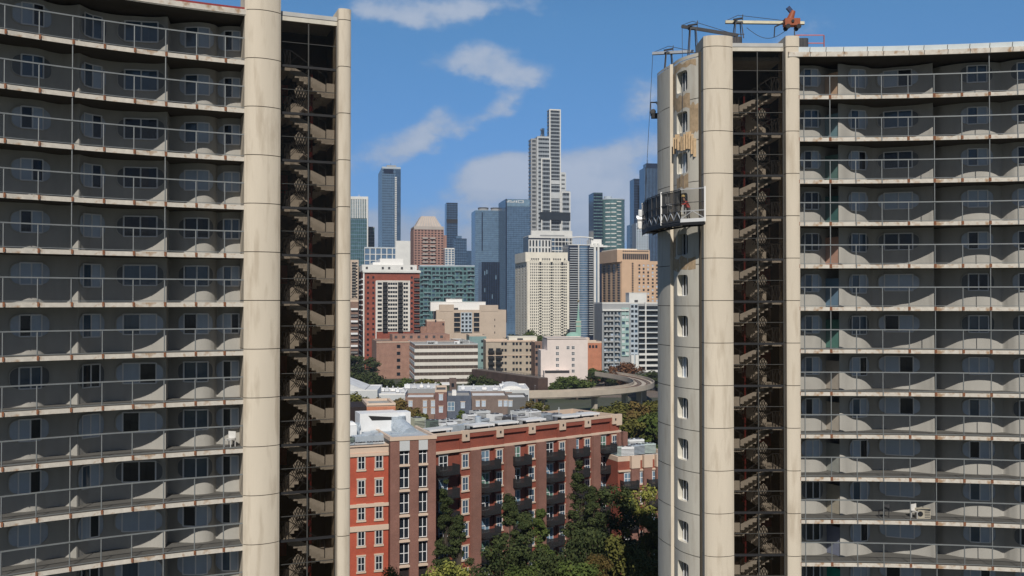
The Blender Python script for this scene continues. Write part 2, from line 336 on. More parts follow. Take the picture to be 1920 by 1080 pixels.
    rd=MB(); rd.box(min(fl(.05),fl(.28*W)),max(fl(.05),fl(.28*W)),2.9,2.96,-1.6,-.5,redp); rdm=rd.mesh('door')
    for k in range(nfl):
        z=zf-2.7*k
        o=obj('stair_flight',me,root,(ox,oy,z),phi); rr=obj('stair_railing',rm,o)
        obj('standpipe',ppm,root,(ox,oy,z),phi)
        if k%2==0: obj('shaft_door',rdm,root,(ox,oy,z),phi)
def apartment_tower(label,arc,runs,s0,s1,zs,nfl,win,posts,tall,coping):
    root=thing('apartment_building',label,'apartment building',(0,0,0))
    # wall
    wb=MB(); wb.sm=True; top=ZC+zs+2.6
    for r in runs:
        vs=[]; 
        for s,d in r: p=arc.pt(s,d); vs+= [(p.x,p.y,0),(p.x,p.y,top)]
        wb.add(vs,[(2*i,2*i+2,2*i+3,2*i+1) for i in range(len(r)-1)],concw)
    for a,b in zip(runs,runs[1:]):
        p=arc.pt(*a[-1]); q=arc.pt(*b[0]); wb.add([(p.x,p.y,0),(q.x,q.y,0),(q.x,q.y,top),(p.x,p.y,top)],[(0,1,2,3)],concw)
    wb.build('wall',root)
    bk=MB(); strip(bk,arc,s0,s1,9.5,10,0,ZC+zs+2.7,concg,n=24)
    for s in (s0,s1): 
        a=arc.pt(s,2.9);b=arc.pt(s,9.5); bk.quad(a,b,b+Vector((0,0,top)),a+Vector((0,0,top)),concg)
    bk.build('rear_wall',root)
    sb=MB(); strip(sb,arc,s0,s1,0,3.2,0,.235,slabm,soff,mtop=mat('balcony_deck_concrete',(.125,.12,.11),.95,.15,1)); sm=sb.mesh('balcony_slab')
    rb=MB(); ss=[s for s in posts]
    zt=.235
    for a,b in zip(ss,ss[1:]):
        for k in range(2):
            x=a+(b-a)*k/2; y=a+(b-a)*(k+1)/2
            rb.bar(arc.pt(x,.06,zt+1.26),arc.pt(y,.06,zt+1.26),.06,.07,railm); rb.bar(arc.pt(x,.06,zt+.08),arc.pt(y,.06,zt+.08),.03,.035,railm)
    for s in ss:
        rb.bar(arc.pt(s,.06,.02),arc.pt(s,.06,zt+1.24),.05,.05,railm)
        if hash((round(s,1),nfl))%3: rb.bar(arc.pt(s,-.012,.03),arc.pt(s,-.012,.26),.16,.02,rust)
        else: rb.bar(arc.pt(s,-.012,.03),arc.pt(s,-.012,.26),.08,.02,railm)
    rm=rb.mesh('railing')
    mb=MB()
    for a,b in zip(ss,ss[1:]):
        x=(a+b)/2
        mb.quad(arc.pt(a,.06,zt+.08),arc.pt(x,.06,zt+.08),arc.pt(x,.06,zt+1.24),arc.pt(a,.06,zt+1.24),meshm)
        mb.quad(arc.pt(x,.06,zt+.08),arc.pt(b,.06,zt+.08),arc.pt(b,.06,zt+1.24),arc.pt(x,.06,zt+1.24),meshm)
    mm=mb.mesh('mesh_panel')
    rnd=random.Random(5+nfl)
    kinds=['dl','ld','bl','dd','ll','bb','dl','bl','dd','bb']
    cache={}
    for k in range(nfl):
        z=ZC+zs-2.7*k
        obj('balcony_slab',sm,root,(0,0,z)); r=obj('railing',rm,root,(0,0,z)); obj('mesh_panel',mm,r)
        if k>0 or True:
            for j,(sc,w,rw,hh,zc) in enumerate(win):
                kd=rnd.choice(kinds); key=(j,kd)
                if key not in cache: cache[key]=oval_window(arc,runs,sc,w,zt+zc,hh,rw,kd)
                fm,ps=cache[key]; o=obj('window',fm,root,(0,0,z))
                for p in ps: obj('pane',p,o)
        for s in tall:
            if rnd.random()<.35:
                t=MB(); t.bar(arc.pt(s,.06,zt+1.2),arc.pt(s,.06,2.7),.05,.05,railm); t.build('tall_post',root,(0,0,z))
    # roof edge
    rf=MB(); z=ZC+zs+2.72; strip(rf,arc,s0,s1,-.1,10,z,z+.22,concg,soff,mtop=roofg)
    rf.build('roof',root)
    cp=MB()
    if coping=='red': strip(cp,arc,s0,s1,-.14,.02,z+.05,z+.34,slabm); strip(cp,arc,s0,s1,.03,.35,z+.22,z+.50,redp,mtop=redp); 
    else:
        cm=mat('pale_metal_coping',(.55,.60,.62),.45,.08,1); strip(cp,arc,s0,s1,-.14,.0,z-.02,z+.28,slabm); strip(cp,arc,s0,s1,-.02,.4,z+.29,z+.62,cm)
        q=s0
        while q<s1: cp.bar(arc.pt(q,-.03,z+.30),arc.pt(q+.03,-.03,z+.6),.03,.03,black); cp.bar(arc.pt(q,-.155,z),arc.pt(q+.03,-.155,z+.28),.03,.02,dkg); q+=rnd.uniform(.9,1.6)
    cp.build('roof_coping',root)
    return root
# ---- left tower ----
AL=Arc(.36,16.4,40,R(129.7))
sL0=AL.s_px(-700); sL1=AL.s_px(470)
lruns=wall_profile(AL,[[(-700,.2),(-640,.5),(-560,-.1),(-500,.4),(-440,.6),(-390,0)],[(-388,.8),(-330,.3),(-270,-.2),(-190,.1),(-130,.8)],[(-125,-.3),(-90,.2),(-55,.55),(-20,.1),(10,.0),(40,.12),(52,.24),(64,.26),(76,.18),(88,-.05),(110,-.2),(124,.0),(134,.25),(146,.62)],[(147,.60),(152,.40),(160,.12),(168,-.12),(200,-.3),(230,-.2),(250,.05),(270,.2),(290,.47),(312,.9)],[(317,-.5),(330,-.2),(342,.1),(352,.28),(362,.48),(372,.6),(385,.64),(395,.56),(402,.38),(407,.1)],[(408,.1),(416,.34),(428,.56),(444,.66),(458,.6),(490,.2)]])
postsL=[AL.s_px(p) for p in (-690,-600,-520,-440,-365,-290,-220,-150,-75,6,71,134,193,250,309,367,421,468)]
def wl(arc,runs,px,w,rw,hh=.62,zc=1.5):
    s=arc.s_px(px,2.2); return (s,w,rw,hh,zc)
winL=[wl(AL,lruns,-250,2.4,1.6),wl(AL,lruns,-50,2.0,1.2),wl(AL,lruns,56,1.9,1.0),wl(AL,lruns,172,1.4,.9,.68,1.45),wl(AL,lruns,262,2.3,1.55),wl(AL,lruns,367,1.8,1.2),wl(AL,lruns,432,1.5,.8)]
left=apartment_tower('curved concrete apartment tower with balconies filling the left of the photo',AL,lruns,sL0,sL1,13.2,15,winL,postsL,[AL.s_px(134),AL.s_px(309)],'red')
def fin_poly(p,phi,w,d,bulge,asym=0):
    """p=front-left point; rounded front"""
    c,s=cos(phi),sin(phi); out=[]; n=14
    for i in range(n+1):
        t=i/n; x=w*t; y=-bulge*(4*t*(1-t))**.75*(1 if not asym else (1-asym*t)) 
        out.append((x,y))
    out+= [(w,d),(0,d)]
    return [(p[0]+x*c-y*s,p[1]+x*s+y*c) for x,y in out]
zf=ZC+13.45
def solve(p,ang,px):
    a=-1.;b=400.
    k=(px-960)/F
    # p + t*(cos,sin): x = k*y
    return (k*p[1]-p[0])/(cos(ang)-k*sin(ang))
phL=R(22)
p1=P(457,565,53.3); w1=solve(p1,phL,525)
joints=[zf+.1-2.7*k for k in range(-1,22)]
column_mesh(fin_poly(p1,phL,w1,2.2,.42,.3),0,ZC+17.6,joints,conc).build('concrete_column',left)
pg=Vector((p1.x+cos(phL)*w1-sin(phL)*.35,p1.y+sin(phL)*w1+cos(phL)*.35,0)); Wg=solve(pg,phL,630.5)
stair_tower(left,pg.x,pg.y,phL,Wg,zf,False,17,ZC+16.55)
p2=Vector((pg.x+cos(phL)*Wg+sin(phL)*.45,pg.y+sin(phL)*Wg-cos(phL)*.45,0)); w2=solve(p2,phL,657)
column_mesh(fin_poly(p2,phL,w2,1.6,.14),0,ZC+16.9,joints,conc).build('concrete_column',left)
# ---- right tower ----
AR=Arc(18.2,-8.9,70,R(90))
sR0=-.6; sR1=AR.s_px(2750)
rruns=wall_profile(AR,[[(1470,.8),(1500,.81),(1515,.80),(1528,.78),(1538,.62),(1546,.32),(1553,.05),(1560,-.15),(1572,-.2)],[(1573,1.2),(1580,1.14),(1590,.9),(1600,.72),(1612,.65),(1622,.46),(1630,.18),(1636,-.1),(1655,-.18),(1670,-.02),(1688,.14),(1702,.2),(1716,.34),(1730,.54),(1742,.72),(1751,.88)],[(1752,-.5),(1765,-.1),(1780,.16),(1796,.42),(1812,.58),(1834,.66),(1855,.62),(1868,.48),(1878,.3)],[(1879,.3),(1890,.58),(1905,.86),(1925,.92),(1950,.7),(1975,.2),(1990,-.2)],[(1991,1.2),(2020,.8),(2050,.6),(2070,0),(2120,.1),(2180,.9)],[(2182,-.5),(2230,.4),(2280,.6),(2330,.2)],[(2331,.2),(2380,.8),(2450,0),(2520,.8),(2600,.1),(2750,.6)]])
postsR=[AR.s_px(p) for p in (1498,1509,1558,1606,1655,1705,1754,1806,1858,1911,1965,2020,2076,2133,2192,2253,2316,2382,2450,2520,2594,2670)]
winR=[wl(AR,rruns,1519,1.5,.9,.62,1.55),wl(AR,rruns,1609,1.5,1.0,.66,1.5),wl(AR,rruns,1688,2.45,1.6,.6,1.6),wl(AR,rruns,1832,2.0,1.15,.6,1.6),wl(AR,rruns,1921,1.7,1.0,.6,1.6),wl(AR,rruns,2090,2.2,1.4,.6,1.6),wl(AR,rruns,2260,2.2,1.4,.6,1.6)]
right=apartment_tower('curved concrete apartment tower with balconies filling the right of the photo',AR,rruns,sR0,sR1,12.9,15,winR,postsR,[AR.s_px(1558),AR.s_px(1754),AR.s_px(1858)],'pale')
# coloured divider panels on the return face at px 1572
sd=AR.s_px(1572.5,1.9)
dcol=[(.62,.42,.28),(.18,.30,.34),(.12,.22,.2),(.06,.16,.15),(.55,.33,.25),(.16,.26,.36),(.10,.24,.2),(.45,.40,.34),(.5,.45,.38),(.35,.36,.33),(.42,.38,.3),(.2,.22,.3),(.02,.28,.22),(.4,.36,.3),(.4,.36,.3)]
for k in range(15):
    m=MB(); a=AR.pt(sd-.04,1.42,0); b=AR.pt(sd-.66,2.5,0); mm=mat('divider_panel_paint_%d'%k,dcol[k],.7,.1,2)
    m.bar((a.x,a.y,.95),(b.x,b.y,.95),.06,1.85,mm); m.build('balcony_divider',right,(0,0,ZC+12.9+.235-2.7*k))
pr=P(1320,565,61.2); phR=R(1.0)
wr1=solve(pr,phR,1375)
zr=ZC+13.5; jr=[zr+.05-2.7*k for k in range(-1,22)]
column_mesh(fin_poly(pr,phR,wr1,2.3,.40,.35),0,ZC+16.95,jr,concg if False else conc).build('concrete_column',right)
pq=Vector((pr.x+wr1,pr.y+.35,0)); Wr=solve(pq,phR,1470.5)
stair_tower(right,pq.x,pq.y,phR,Wr,zr,True,17,ZC+16.65)
p3=Vector((pq.x+Wr,pq.y-.45,0)); w3=solve(p3,phR,1500.5)
column_mesh(fin_poly(p3,phR,w3,1.6,.12),0,ZC+16.95,jr,conc).build('concrete_column',right)
# ---- end wall bays with windows ----
def bay_curve(P0,P1,b):
    P0=Vector(P0);P1=Vector(P1); d=(P1-P0); n=Vector((-d.y,d.x)).normalized()
    if n.x>0: n=-n
    L_=d.length
    def f(u,depth=0):    # u 0..1 ; depth inward
        q=P0+d*u+n*(b*4*u*(1-u)); 
        tg=(d+n*(b*4*(1-2*u))).normalized(); nn=Vector((-tg.y,tg.x)); 
        if nn.dot(n)<0: nn=-nn
        return q-nn*depth
    return f,L_
def end_bay(f,L_,ztop,joint0,nfl,win=True,u_c=.52):
    body=MB(); body.sm=False
    NU=16
    rest=[]
    for k in range(-1,nfl):
        z1=joint0-2.7*k-.0; z0=z1-2.7
        if k==-1: z1=ztop
        g=.02
        z0g=z0+g; z1g=z1-(g if k>-1 else 0)
        def pt(u,z,dp=0): p=f(u,dp); return (p.x,p.y,z)
        if win and k>=0:
            cu=u_c; cz=z0+1.35; a=.66/L_; b=.70; K=48; n=7
            inner=[]; outer=[]
            for i in range(K):
                t=2*pi*i/K+1e-4; c,s_=cos(t),sin(t)
                inner.append((cu+a*math.copysign(abs(c)**(2/n),c),cz+b*math.copysign(abs(s_)**(2/n),s_)))
                # outer rectangle on the same angle
                du=(1-cu) if c>0 else cu; dz=(z1g-cz) if s_>0 else (cz-z0g)
                r=min(1/abs(c) if abs(c)>1e-6 else 1e9,1/abs(s_) if abs(s_)>1e-6 else 1e9)
                outer.append((cu+du*c*r,cz+dz*s_*r))
            NR=5
            for i in range(K):
                j=(i+1)%K
                for q in range(NR):
                    t0,t1=q/NR,(q+1)/NR
                    A=[tuple(inner[x][y]+(outer[x][y]-inner[x][y])*t for y in (0,1)) for x,t in ((i,t0),(j,t0),(j,t1),(i,t1))]
                    body.quad(*[pt(*x) for x in A],concg)
                body.quad(pt(*inner[i]),pt(*inner[j]),pt(*inner[j],.38),pt(*inner[i],.38),concg)
            rest.append((cu,cz,a,b))
        else:
            for i in range(NU):
                body.quad(pt(i/NU,z0g),pt((i+1)/NU,z0g),pt((i+1)/NU,z1g),pt(i/NU,z1g),concg)
        for i in range(NU):
            body.quad(pt(i/NU,z0-g,.05),pt((i+1)/NU,z0-g,.05),pt((i+1)/NU,z0+g,.05),pt(i/NU,z0+g,.05),soff)
    zb=joint0-2.7*nfl
    for i in range(NU):
        a=f(i/NU);b=f((i+1)/NU); body.quad((a.x,a.y,0),(b.x,b.y,0),(b.x,b.y,zb),(a.x,a.y,zb),concg)
    body.build('end_wall',right)
    rnd=random.Random(3)
    for cu,cz,a,b in rest:
        w=MB(); 
        def pt(u,z,dp): p=f(u,dp); return Vector((p.x,p.y,z))
        a2=a*1.05
        for u in (cu-a2*.92,cu-a2*.1,cu+a2*.55): w.bar(pt(u,cz-b,.30),pt(u,cz+b,.30),.05,.05,sash)
        w.bar(pt(cu-a2,cz-b*.96,.30),pt(cu+a2,cz-b*.96,.30),.05,.05,sash)
        o=w.build('window',right); pb=MB(); m=rnd.choice([pane_d,pane_b,pane_l,pane_d])
        pb.quad(pt(cu-a2,cz-b,.345),pt(cu,cz-b,.345),pt(cu,cz+b,.345),pt(cu-a2,cz+b,.345),pane_d); pb.quad(pt(cu,cz-b,.345),pt(cu+a2,cz-b,.345),pt(cu+a2,cz+b,.345),pt(cu,cz+b,.345),m)
        pb.build('pane',o)
ZT=ZC+16.15
b1P0=(12.22,62.0); b1P1=(10.93,65.1)
f1,L1=bay_curve(b1P0,b1P1,.35); end_bay(f1,L1,ZT,ZC+15.9,18)
b2P0=(10.74,65.0); b2P1=(10.24,67.5)
f2,L2=bay_curve(b2P0,b2P1,.08); end_bay(f2,L2,ZT-.1,ZC+15.9,18,win=False)
bd=MB(); bd.box(10.72,10.93,64.98,65.15,0,ZT-.05,conc); bd.box(12.1,12.35,61.9,62.2,0,ZT,soff)  # near-black strip paints the deep shade of the gap beside the fin
bd.prism([(12.3,62.3),(11.2,65.0),(11.0,67.4),(11.6,72.5),(30,72.5),(30,62.3)],ZT-.5,ZT-.25,concg,roofg)
bd.quad((12.3,62.05,0),(13.0,62.05,0),(13.0,62.05,ZT-.3),(12.3,62.05,ZT-.3),soff)
a=f2(1); bd.quad((a.x,a.y,0),(11.5,72.5,0),(11.5,72.5,ZT-.1),(a.x,a.y,ZT-.1),concg); bd.quad((11.5,72.5,0),(30,72.5,0),(30,72.5,ZT-.2),(11.5,72.5,ZT-.2),concg)
bd.build('end_wall_edge',right)
# exposed repair timbers / patches
rp=MB(); tim=mat('raw_timber',(.50,.36,.22),.8,.2,4)
def on1(u,z,off): p=f1(u,-off); return Vector((p.x,p.y,z))
for i,(u,h0,h1) in enumerate([(.12,9.4,10.6),(.18,9.6,10.9),(.24,9.95,11.1),(.31,10.0,11.1),(.38,9.95,11.0),(.48,9.95,10.9),(.60,10.05,11.1),(.70,10.2,11.15),(.80,9.9,11.0)]):
    rp.bar(on1(u,ZC+h0,.04),on1(u,ZC+h1,.04),.24,.05,tim)
rp.build('repair_timber',right)
stain=mat('bare_aggregate_patch',(.45,.33,.21),.95,.25,3)
for (u0,u1,z0,z1) in [(.1,.85,15.42,15.8),(.25,.9,12.75,13.6),(.05,.26,11.0,12.9),(.3,.72,7.5,8.3),(.76,.97,13.2,15.4),(.12,.95,2.0,2.9),(.78,.97,3.0,4.2)]:
    n=6; pt_=MB(); jr_=random.Random(int(z0*10)); jz=[jr_.uniform(-.14,.14)-(.0 if 0<q_%8<6 else .0) for q_ in range(20)]
    for i in range(n):
        ua=u0+(u1-u0)*i/n; ub=u0+(u1-u0)*(i+1)/n; q=0
        pt_.quad(on1(ua,ZC+z0+jz[i],.006),on1(ub,ZC+z0+jz[i+1],.006),on1(ub,ZC+z1+jz[i+9],.006),on1(ua,ZC+z1+jz[i+8],.006),stain)
    pt_.build('repair_patch',right)

# =========================================================
#  SCAFFOLD PLATFORM, ROOF RIGS, WORKER
# =========================================================
pt=thing('suspended_platform','curved steel work platform with dark netting hung beside the right tower','scaffold',(0,0,0))
ZP=ZC+5.1
def zp(i): return [5.12,5.14,5.08,5.02,4.98][i]+ZC
outer=[(12.05,59.9),(10.7,60.9),(9.83,63.2),(9.38,66.5),(9.55,70.3)]; inner=[(12.15,61.4),(11.45,62.1),(10.75,64.2),(10.25,67.0),(10.3,70.3)]
dk=MB(); 
for i in range(4):
    a,b=outer[i],outer[i+1]; c,d=inner[i+1],inner[i]
    dk.prism([a,d,c,b][::-1] if False else [a,b,c,d],ZP-.14,ZP,dkg)
dk.build('deck',pt)
tb=MB()
for i in range(4):
    a,b=outer[i],outer[i+1]; mt=wht if i in(0,) else (alu if i==2 else dkg)
    tb.bar((*a,ZP+.02),(*b,ZP+.02),.05,.22 if i==0 else .1,wht if i==0 else dkg)
tb.build('toe_board',pt)
fr=MB()
for i in range(4):
    a=Vector((*outer[i],ZP)); b=Vector((*outer[i+1],ZP)); n=1 if i==0 else 3
    H=2.0
    for k in range(n+1):
        p=a+(b-a)*k/n; fr.bar(p,p+Vector((0,0,H)),.05,.05,alu if (i==0 or k==0) else dkg)
    fr.bar(a+Vector((0,0,H)),b+Vector((0,0,H)),.05,.05,alu if i in (0,) else dkg); fr.bar(a+Vector((0,0,1.15)),b+Vector((0,0,1.15)),.04,.04,dkg)
    fr.bar(a+Vector((0,0,.62)),b+Vector((0,0,.62)),.05,.05,alu if i==0 else dkg)
    for k in range(n):
        p=a+(b-a)*k/n; q=a+(b-a)*(k+1)/n; m_=(p+q)/2
        fr.bar(p+Vector((0,0,.1)),m_+Vector((0,0,.6)),.04,.04,alu); fr.bar(m_+Vector((0,0,.6)),q+Vector((0,0,.1)),.04,.04,alu)
for p in (outer[0],outer[2],outer[4]): fr.bar((*p,ZP-.1),(*p,ZP+2.1),.09,.09,whp)
fr.build('guard_rail',pt)
nt_=MB()
for i in (1,2,3):
    a=outer[i];b=outer[i+1]; nt_.quad((a[0]+.04,a[1],ZP+.05),(b[0]+.04,b[1],ZP+.05),(b[0]+.04,b[1],ZP+1.95),(a[0]+.04,a[1],ZP+1.95),netm)
a=outer[0];b=outer[1]; nt_.quad((a[0]+.02,a[1]+.03,ZP+.05),(b[0]+.02,b[1]+.03,ZP+.05),(b[0]+.02,b[1]+.03,ZP+1.95),(a[0]+.02,a[1]+.03,ZP+1.95),neto)
nt_.build('debris_net',pt)
def hoist(x,y,z):
    h=MB(); h.box(x-.22,x+.22,y-.2,y+.2,z,z+.45,whp); h.tube((x-.3,y,z+.7),(x+.3,y,z+.7),.2,alu,12); h.box(x-.15,x+.15,y-.12,y+.12,z+.9,z+1.3,wht); h.build('hoist_motor',pt)
hoist(9.45,70.1,ZP+.2); hoist(10.25,63.4,ZP+.5); hoist(9.4,70.2,ZP-.6+.9)
ub=MB()
for i in range(4):
    a,b=outer[i],outer[i+1]; c,d=inner[i],inner[i+1]
    ub.bar((*a,ZP-.22),(*b,ZP-.22),.06,.12,black); ub.bar((*c,ZP-.22),(*d,ZP-.22),.06,.12,black); ub.bar((*a,ZP-.22),(*c,ZP-.22),.06,.12,black)
ub.build('underframe',pt)
# buckets etc on the deck (things of their own)
def bucket(x,y,m,label):
    b=MB(); n=14; b.tube((x,y,ZP),(x,y,ZP+.36),.13,m,n,.16); b.tube((x,y,ZP+.34),(x,y,ZP+.37),.17,m,n)
    o=b.build('bucket'); tag(o,label,'bucket')
bucket(11.0,62.0,whp,'white bucket standing on the deck at the near bend of the hung platform')
bucket(10.5,63.7,mat('tan_plastic',(.5,.38,.2),.6,.1,3),'tan bucket standing behind the white hoist of the hung platform')
# ---- person (worker bending over the rail) ----
def person(loc,rz,label,shirt,trouser,helmet,bend=R(35)):
    root=thing('person',label,'person',loc,rz)
    skin=mat('skin',(.36,.20,.13),.6,.08,8)
    # skeleton: local +x is forward, z up
    hip=Vector((0,0,.90)); ch=hip+Vector((sin(bend)*.42,0,cos(bend)*.42)); nk=hip+Vector((sin(bend)*.56,0,cos(bend)*.56)); hd=nk+Vector((sin(bend*.6)*.2,0,cos(bend*.6)*.2))
    V=[hip,ch,nk]; E=[(0,1),(1,2)]; Rr=[.15,.165,.065]
    def ad(p,r,par): V.append(Vector(p)); Rr.append(r); E.append((par,len(V)-1)); return len(V)-1
    hN=ad(hd,.095,2); hT=ad(hd+Vector((.01,0,.09)),.08,hN)
    shirtidx=[]
    for s in (-1,1):
        a=ad((hip.x,s*.10,.84),.095,0); k=ad((.05,s*.12,.47),.062,a); f=ad((-.02,s*.13,.07),.045,k); ad((.16,s*.14,.035),.035,f)
        sh=ad(ch+Vector((.03,s*.19,.07)),.062,1); el=ad(ch+Vector((.18,s*.24,-.14)),.045,sh); wr=ad(ch+Vector((.40,s*.18,-.16)),.032,el); pm=ad(ch+Vector((.47,s*.17,-.17)),.036,wr)
        base=ch+Vector((.47,s*.17,-.17))
        for q in range(4):
            y=s*(.03-.019*q); l=[.06,.075,.08,.068][q]
            f1_=ad(base+Vector((.035,y,-.005)),.0095,pm); f2_=ad(base+Vector((.035+l*.5,y,-.02)),.009,f1_); ad(base+Vector((.035+l*.7,y,-.055)),.008,f2_)
        t1=ad(base+Vector((.0,-s*.035,-.01)),.011,pm); ad(base+Vector((.035,-s*.055,-.03)),.009,t1)
    me=bpy.data.meshes.new('body'); me.from_pydata(V,E,[]); o=bpy.data.objects.new('body',me); COL.objects.link(o); o.parent=root
    md=o.modifiers.new('skin','SKIN'); 
    for i,sv in enumerate(me.skin_vertices[0].data): sv.radius=(Rr[i],Rr[i])
    me.skin_vertices[0].data[0].use_root=True
    sd_=o.modifiers.new('sub','SUBSURF'); sd_.levels=1; sd_.render_levels=1
    bm=bpy.data.materials.new('worker_clothing'); bm.use_nodes=True; nt=bm.node_tree; N=nt.nodes.new; L=nt.links.new; b=nt.nodes['Principled BSDF']; b.inputs['Roughness'].default_value=.85
    tc=N('ShaderNodeTexCoord'); sp=N('ShaderNodeSeparateXYZ'); L(tc.outputs['Object'],sp.inputs[0])
    def st(sock,thr,ca,cb):
        c=N('ShaderNodeMath'); c.operation='GREATER_THAN'; L(sock,c.inputs[0]); c.inputs[1].default_value=thr
        mx=N('ShaderNodeMix'); mx.data_type='RGBA'; L(c.outputs[0],mx.inputs[0])
        for i,x in ((6,ca),(7,cb)):
            if isinstance(x,tuple): mx.inputs[i].default_value=(*x,1)
            else: L(x,mx.inputs[i])
        return mx.outputs[2]
    c=st(sp.outputs[2],.92,trouser,shirt); c=st(sp.outputs[2],nk.z-.0,c,(.36,.20,.13)); c=st(sp.outputs[0],ch.x+.36,c,(.36,.20,.13)); L(c,b.inputs['Base Color'])
    me.materials.append(bm)
    h=MB(); hm=mat('helmet_'+label[:6],helmet,.4,.03,3); n=14
    for r0,z0,r1,z1 in ((.16,.05,.125,.06),(.125,.06,.12,.12),(.12,.12,.09,.17),(.09,.17,.03,.195)): h.tube((hd.x,0,hd.z+z0),(hd.x,0,hd.z+z1),r0,hm,n,r1)
    h.build('helmet',root)
    v=MB(); v.tube((hd.x+.085,0,hd.z+.02),(hd.x+.12,0,hd.z-.0),.016,skin,6,.012)
    for s in (-1,1): v.tube((hd.x+.078,s*.035,hd.z+.035),(hd.x+.09,s*.035,hd.z+.035),.012,black,6)
    v.tube((hd.x+.082,-.025,hd.z-.04),(hd.x+.082,.025,hd.z-.04),.008,mat('lips',(.3,.1,.09),.6,0),6)
    for s in (-1,1): v.tube((hd.x,s*.085,hd.z+.0),(hd.x,s*.105,hd.z+.0),.03,skin,8,.02)
    v.build('face',root)
    return root
person((11.35,61.62,ZP),R(200),'worker in coral red top and tan helmet leaning over on the hung platform',(.62,.10,.08),(.10,.09,.09),(.45,.32,.12))
# ---- rooftop outriggers ----
def outrigger(label,a,b,sup,m1,hgt,wt,wlab=None,A=None):
    r=thing('outrigger_beam',label,'outrigger rig',(0,0,0)); a=Vector(a); b=Vector(b)
    m=MB(); m.bar(a,b,.14,.18,m1); m.bar(a+Vector((0,0,-.11)),b+Vector((0,0,-.11)),.16,.03,dkg); m.build('beam',r)
    s=MB(); p=a+(b-a)*sup; base=p.z-hgt
    for dx,dy in ((-.3,-.3),(.3,-.3),(-.3,.3),(.3,.3)): s.bar((p.x+dx*.6,p.y+dy*.6,p.z),(p.x+dx,p.y+dy,base),.06,.06,dkg)
    s.bar((p.x-.35,p.y-.3,base+.25),(p.x+.35,p.y-.3,base+.25),.05,.05,dkg); s.bar((p.x-.35,p.y-.35,p.z+.06),(p.x+.35,p.y+.35,p.z+.35),.12,.12,dkg); s.bar((p.x-.3,p.y,p.z-.05),(p.x+.3,p.y,p.z-.05),.3,.12,dkg)
    s.bar((p.x+.3,p.y,p.z),(p.x+.32,p.y,p.z+.5),.05,.05,dkg)
    s.build('support_frame',r)
    w=MB(); n=3
    for i in range(n): q=b-(b-a)*.04*i; w.tube((q.x,q.y,wt),(q.x,q.y,wt+.62),.26,dkg,12)
    w.build('counterweight',r)
    # tie wire from tip over the support
    t=MB(); t.tube(a+Vector((0,0,.05)),p+Vector((0,0,.45)),.02,dkg,5); t.tube(p+Vector((0,0,.45)),b,.02,dkg,5); t.build('tie_rod',r)
    return r
def PP(px,py,D): return tuple(P(px,py,D))
outrigger('lowest outrigger beam on tower roof, pale pole over the end wall',PP(1224,100,68.5),PP(1300,96,66),.40,alu,1.45,ZT-.1)
outrigger('middle outrigger beam tilting down to the right from a tall frame on tower roof',PP(1278,49,64.5),PP(1384,66,63),.20,dkg,2.0,ZT+.6)
outrigger('topmost outrigger beam, long yellow and silver pole above the stair shaft',PP(1360,41,63.5),PP(1508,43,63.5),.16,mat('yellow_grey_beam',(.6,.56,.42),.5,.2,1),1.15,ZC+16.8)
m=MB()
m.box(-.5,.5,-.3,.3,.25,.7,orange); m.tube((-.1,0,.65),(.12,0,1.25),.24,orange,12,.16); m.tube((0,-.36,.5),(0,.36,.5),.1,black); m.bar((-.45,0,.5),(-1.1,0,.2),.08,.08,black); m.bar((-1.1,0,.2),(-1.15,0,-.5),.06,.06,black)
for x in (-.3,.4): 
    for y in (-.34,.26): m.tube((x,y,.16),(x,y+.08,.16),.16,black,12)
m.bar((.0,0,1.2),(-.25,0,1.5),.2,.25,mat('navy_steel',(.03,.05,.12),.5,.1,2))
m.bar((.2,0,.3),(.2,0,-.62),.06,.06,dkg)
o=m.build('winch',loc=P(1484,56,63.2)); tag(o,'rusty orange winch cart with black wheels on the roof above the stair shaft','winch')
m=MB()
for x in (1492,1545): p=P(x,66,64); m.bar(p,(p.x,p.y,ZC+16.1),.06,.06,orange)
for y in (66,81): m.bar(P(1492,y,64),P(1544,y,64),.06,.06,mat('pink_red_rail',(.5,.16,.15),.5,.1,2))
o=m.build('roof_guard_rail'); tag(o,'short red and orange guard rail at the roof edge right of the stair shaft','railing')
m=MB()
cpt=P(1228,205,69.0)
for s in (-.25,.25): m.tube((s,0,-.5),(s,0,.5),.035,dkg); 
m.tube((-.28,0,.5),(.28,0,.5),.05,black); m.box(-.2,.25,-.2,.2,-.65,-.3,black); m.tube((-.1,-.15,-.2),(-.1,.15,-.2),.2,dkg,12); m.bar((.1,0,.55),(.3,0,.3),.1,.1,whp)
o=m.build('rope_hoist',loc=(cpt.x-.05,cpt.y,cpt.z)); tag(o,'small black rope hoist hanging at the top left edge of the right tower','hoist')
def cable(label,a,b,r=.018):
    m=MB(); m.tube(a,b,r,dkg,5); o=m.build('cable'); tag(o,label,'cable')
cable('thin steel cable from the lowest roof beam down to the left end of the platform',PP(1224,101,68.5),(9.72,70.2,ZP+2))
cable('thin steel cable from the middle roof beam down to the near end of the platform',PP(1279,50,64.5),(11.0,61.6,ZP+2))
m=MB(); q=None
for i in range(13):
    t=i/12; p=P(1400+t*80,52+ (20*sin(pi*t)) ,63.6)
    if q is not None: m.tube(q,p,.02,dkg,5)
    q=p
o=m.build('slack_rope'); tag(o,'dark slack rope sagging between the roof beam frame and the orange winch','rope')
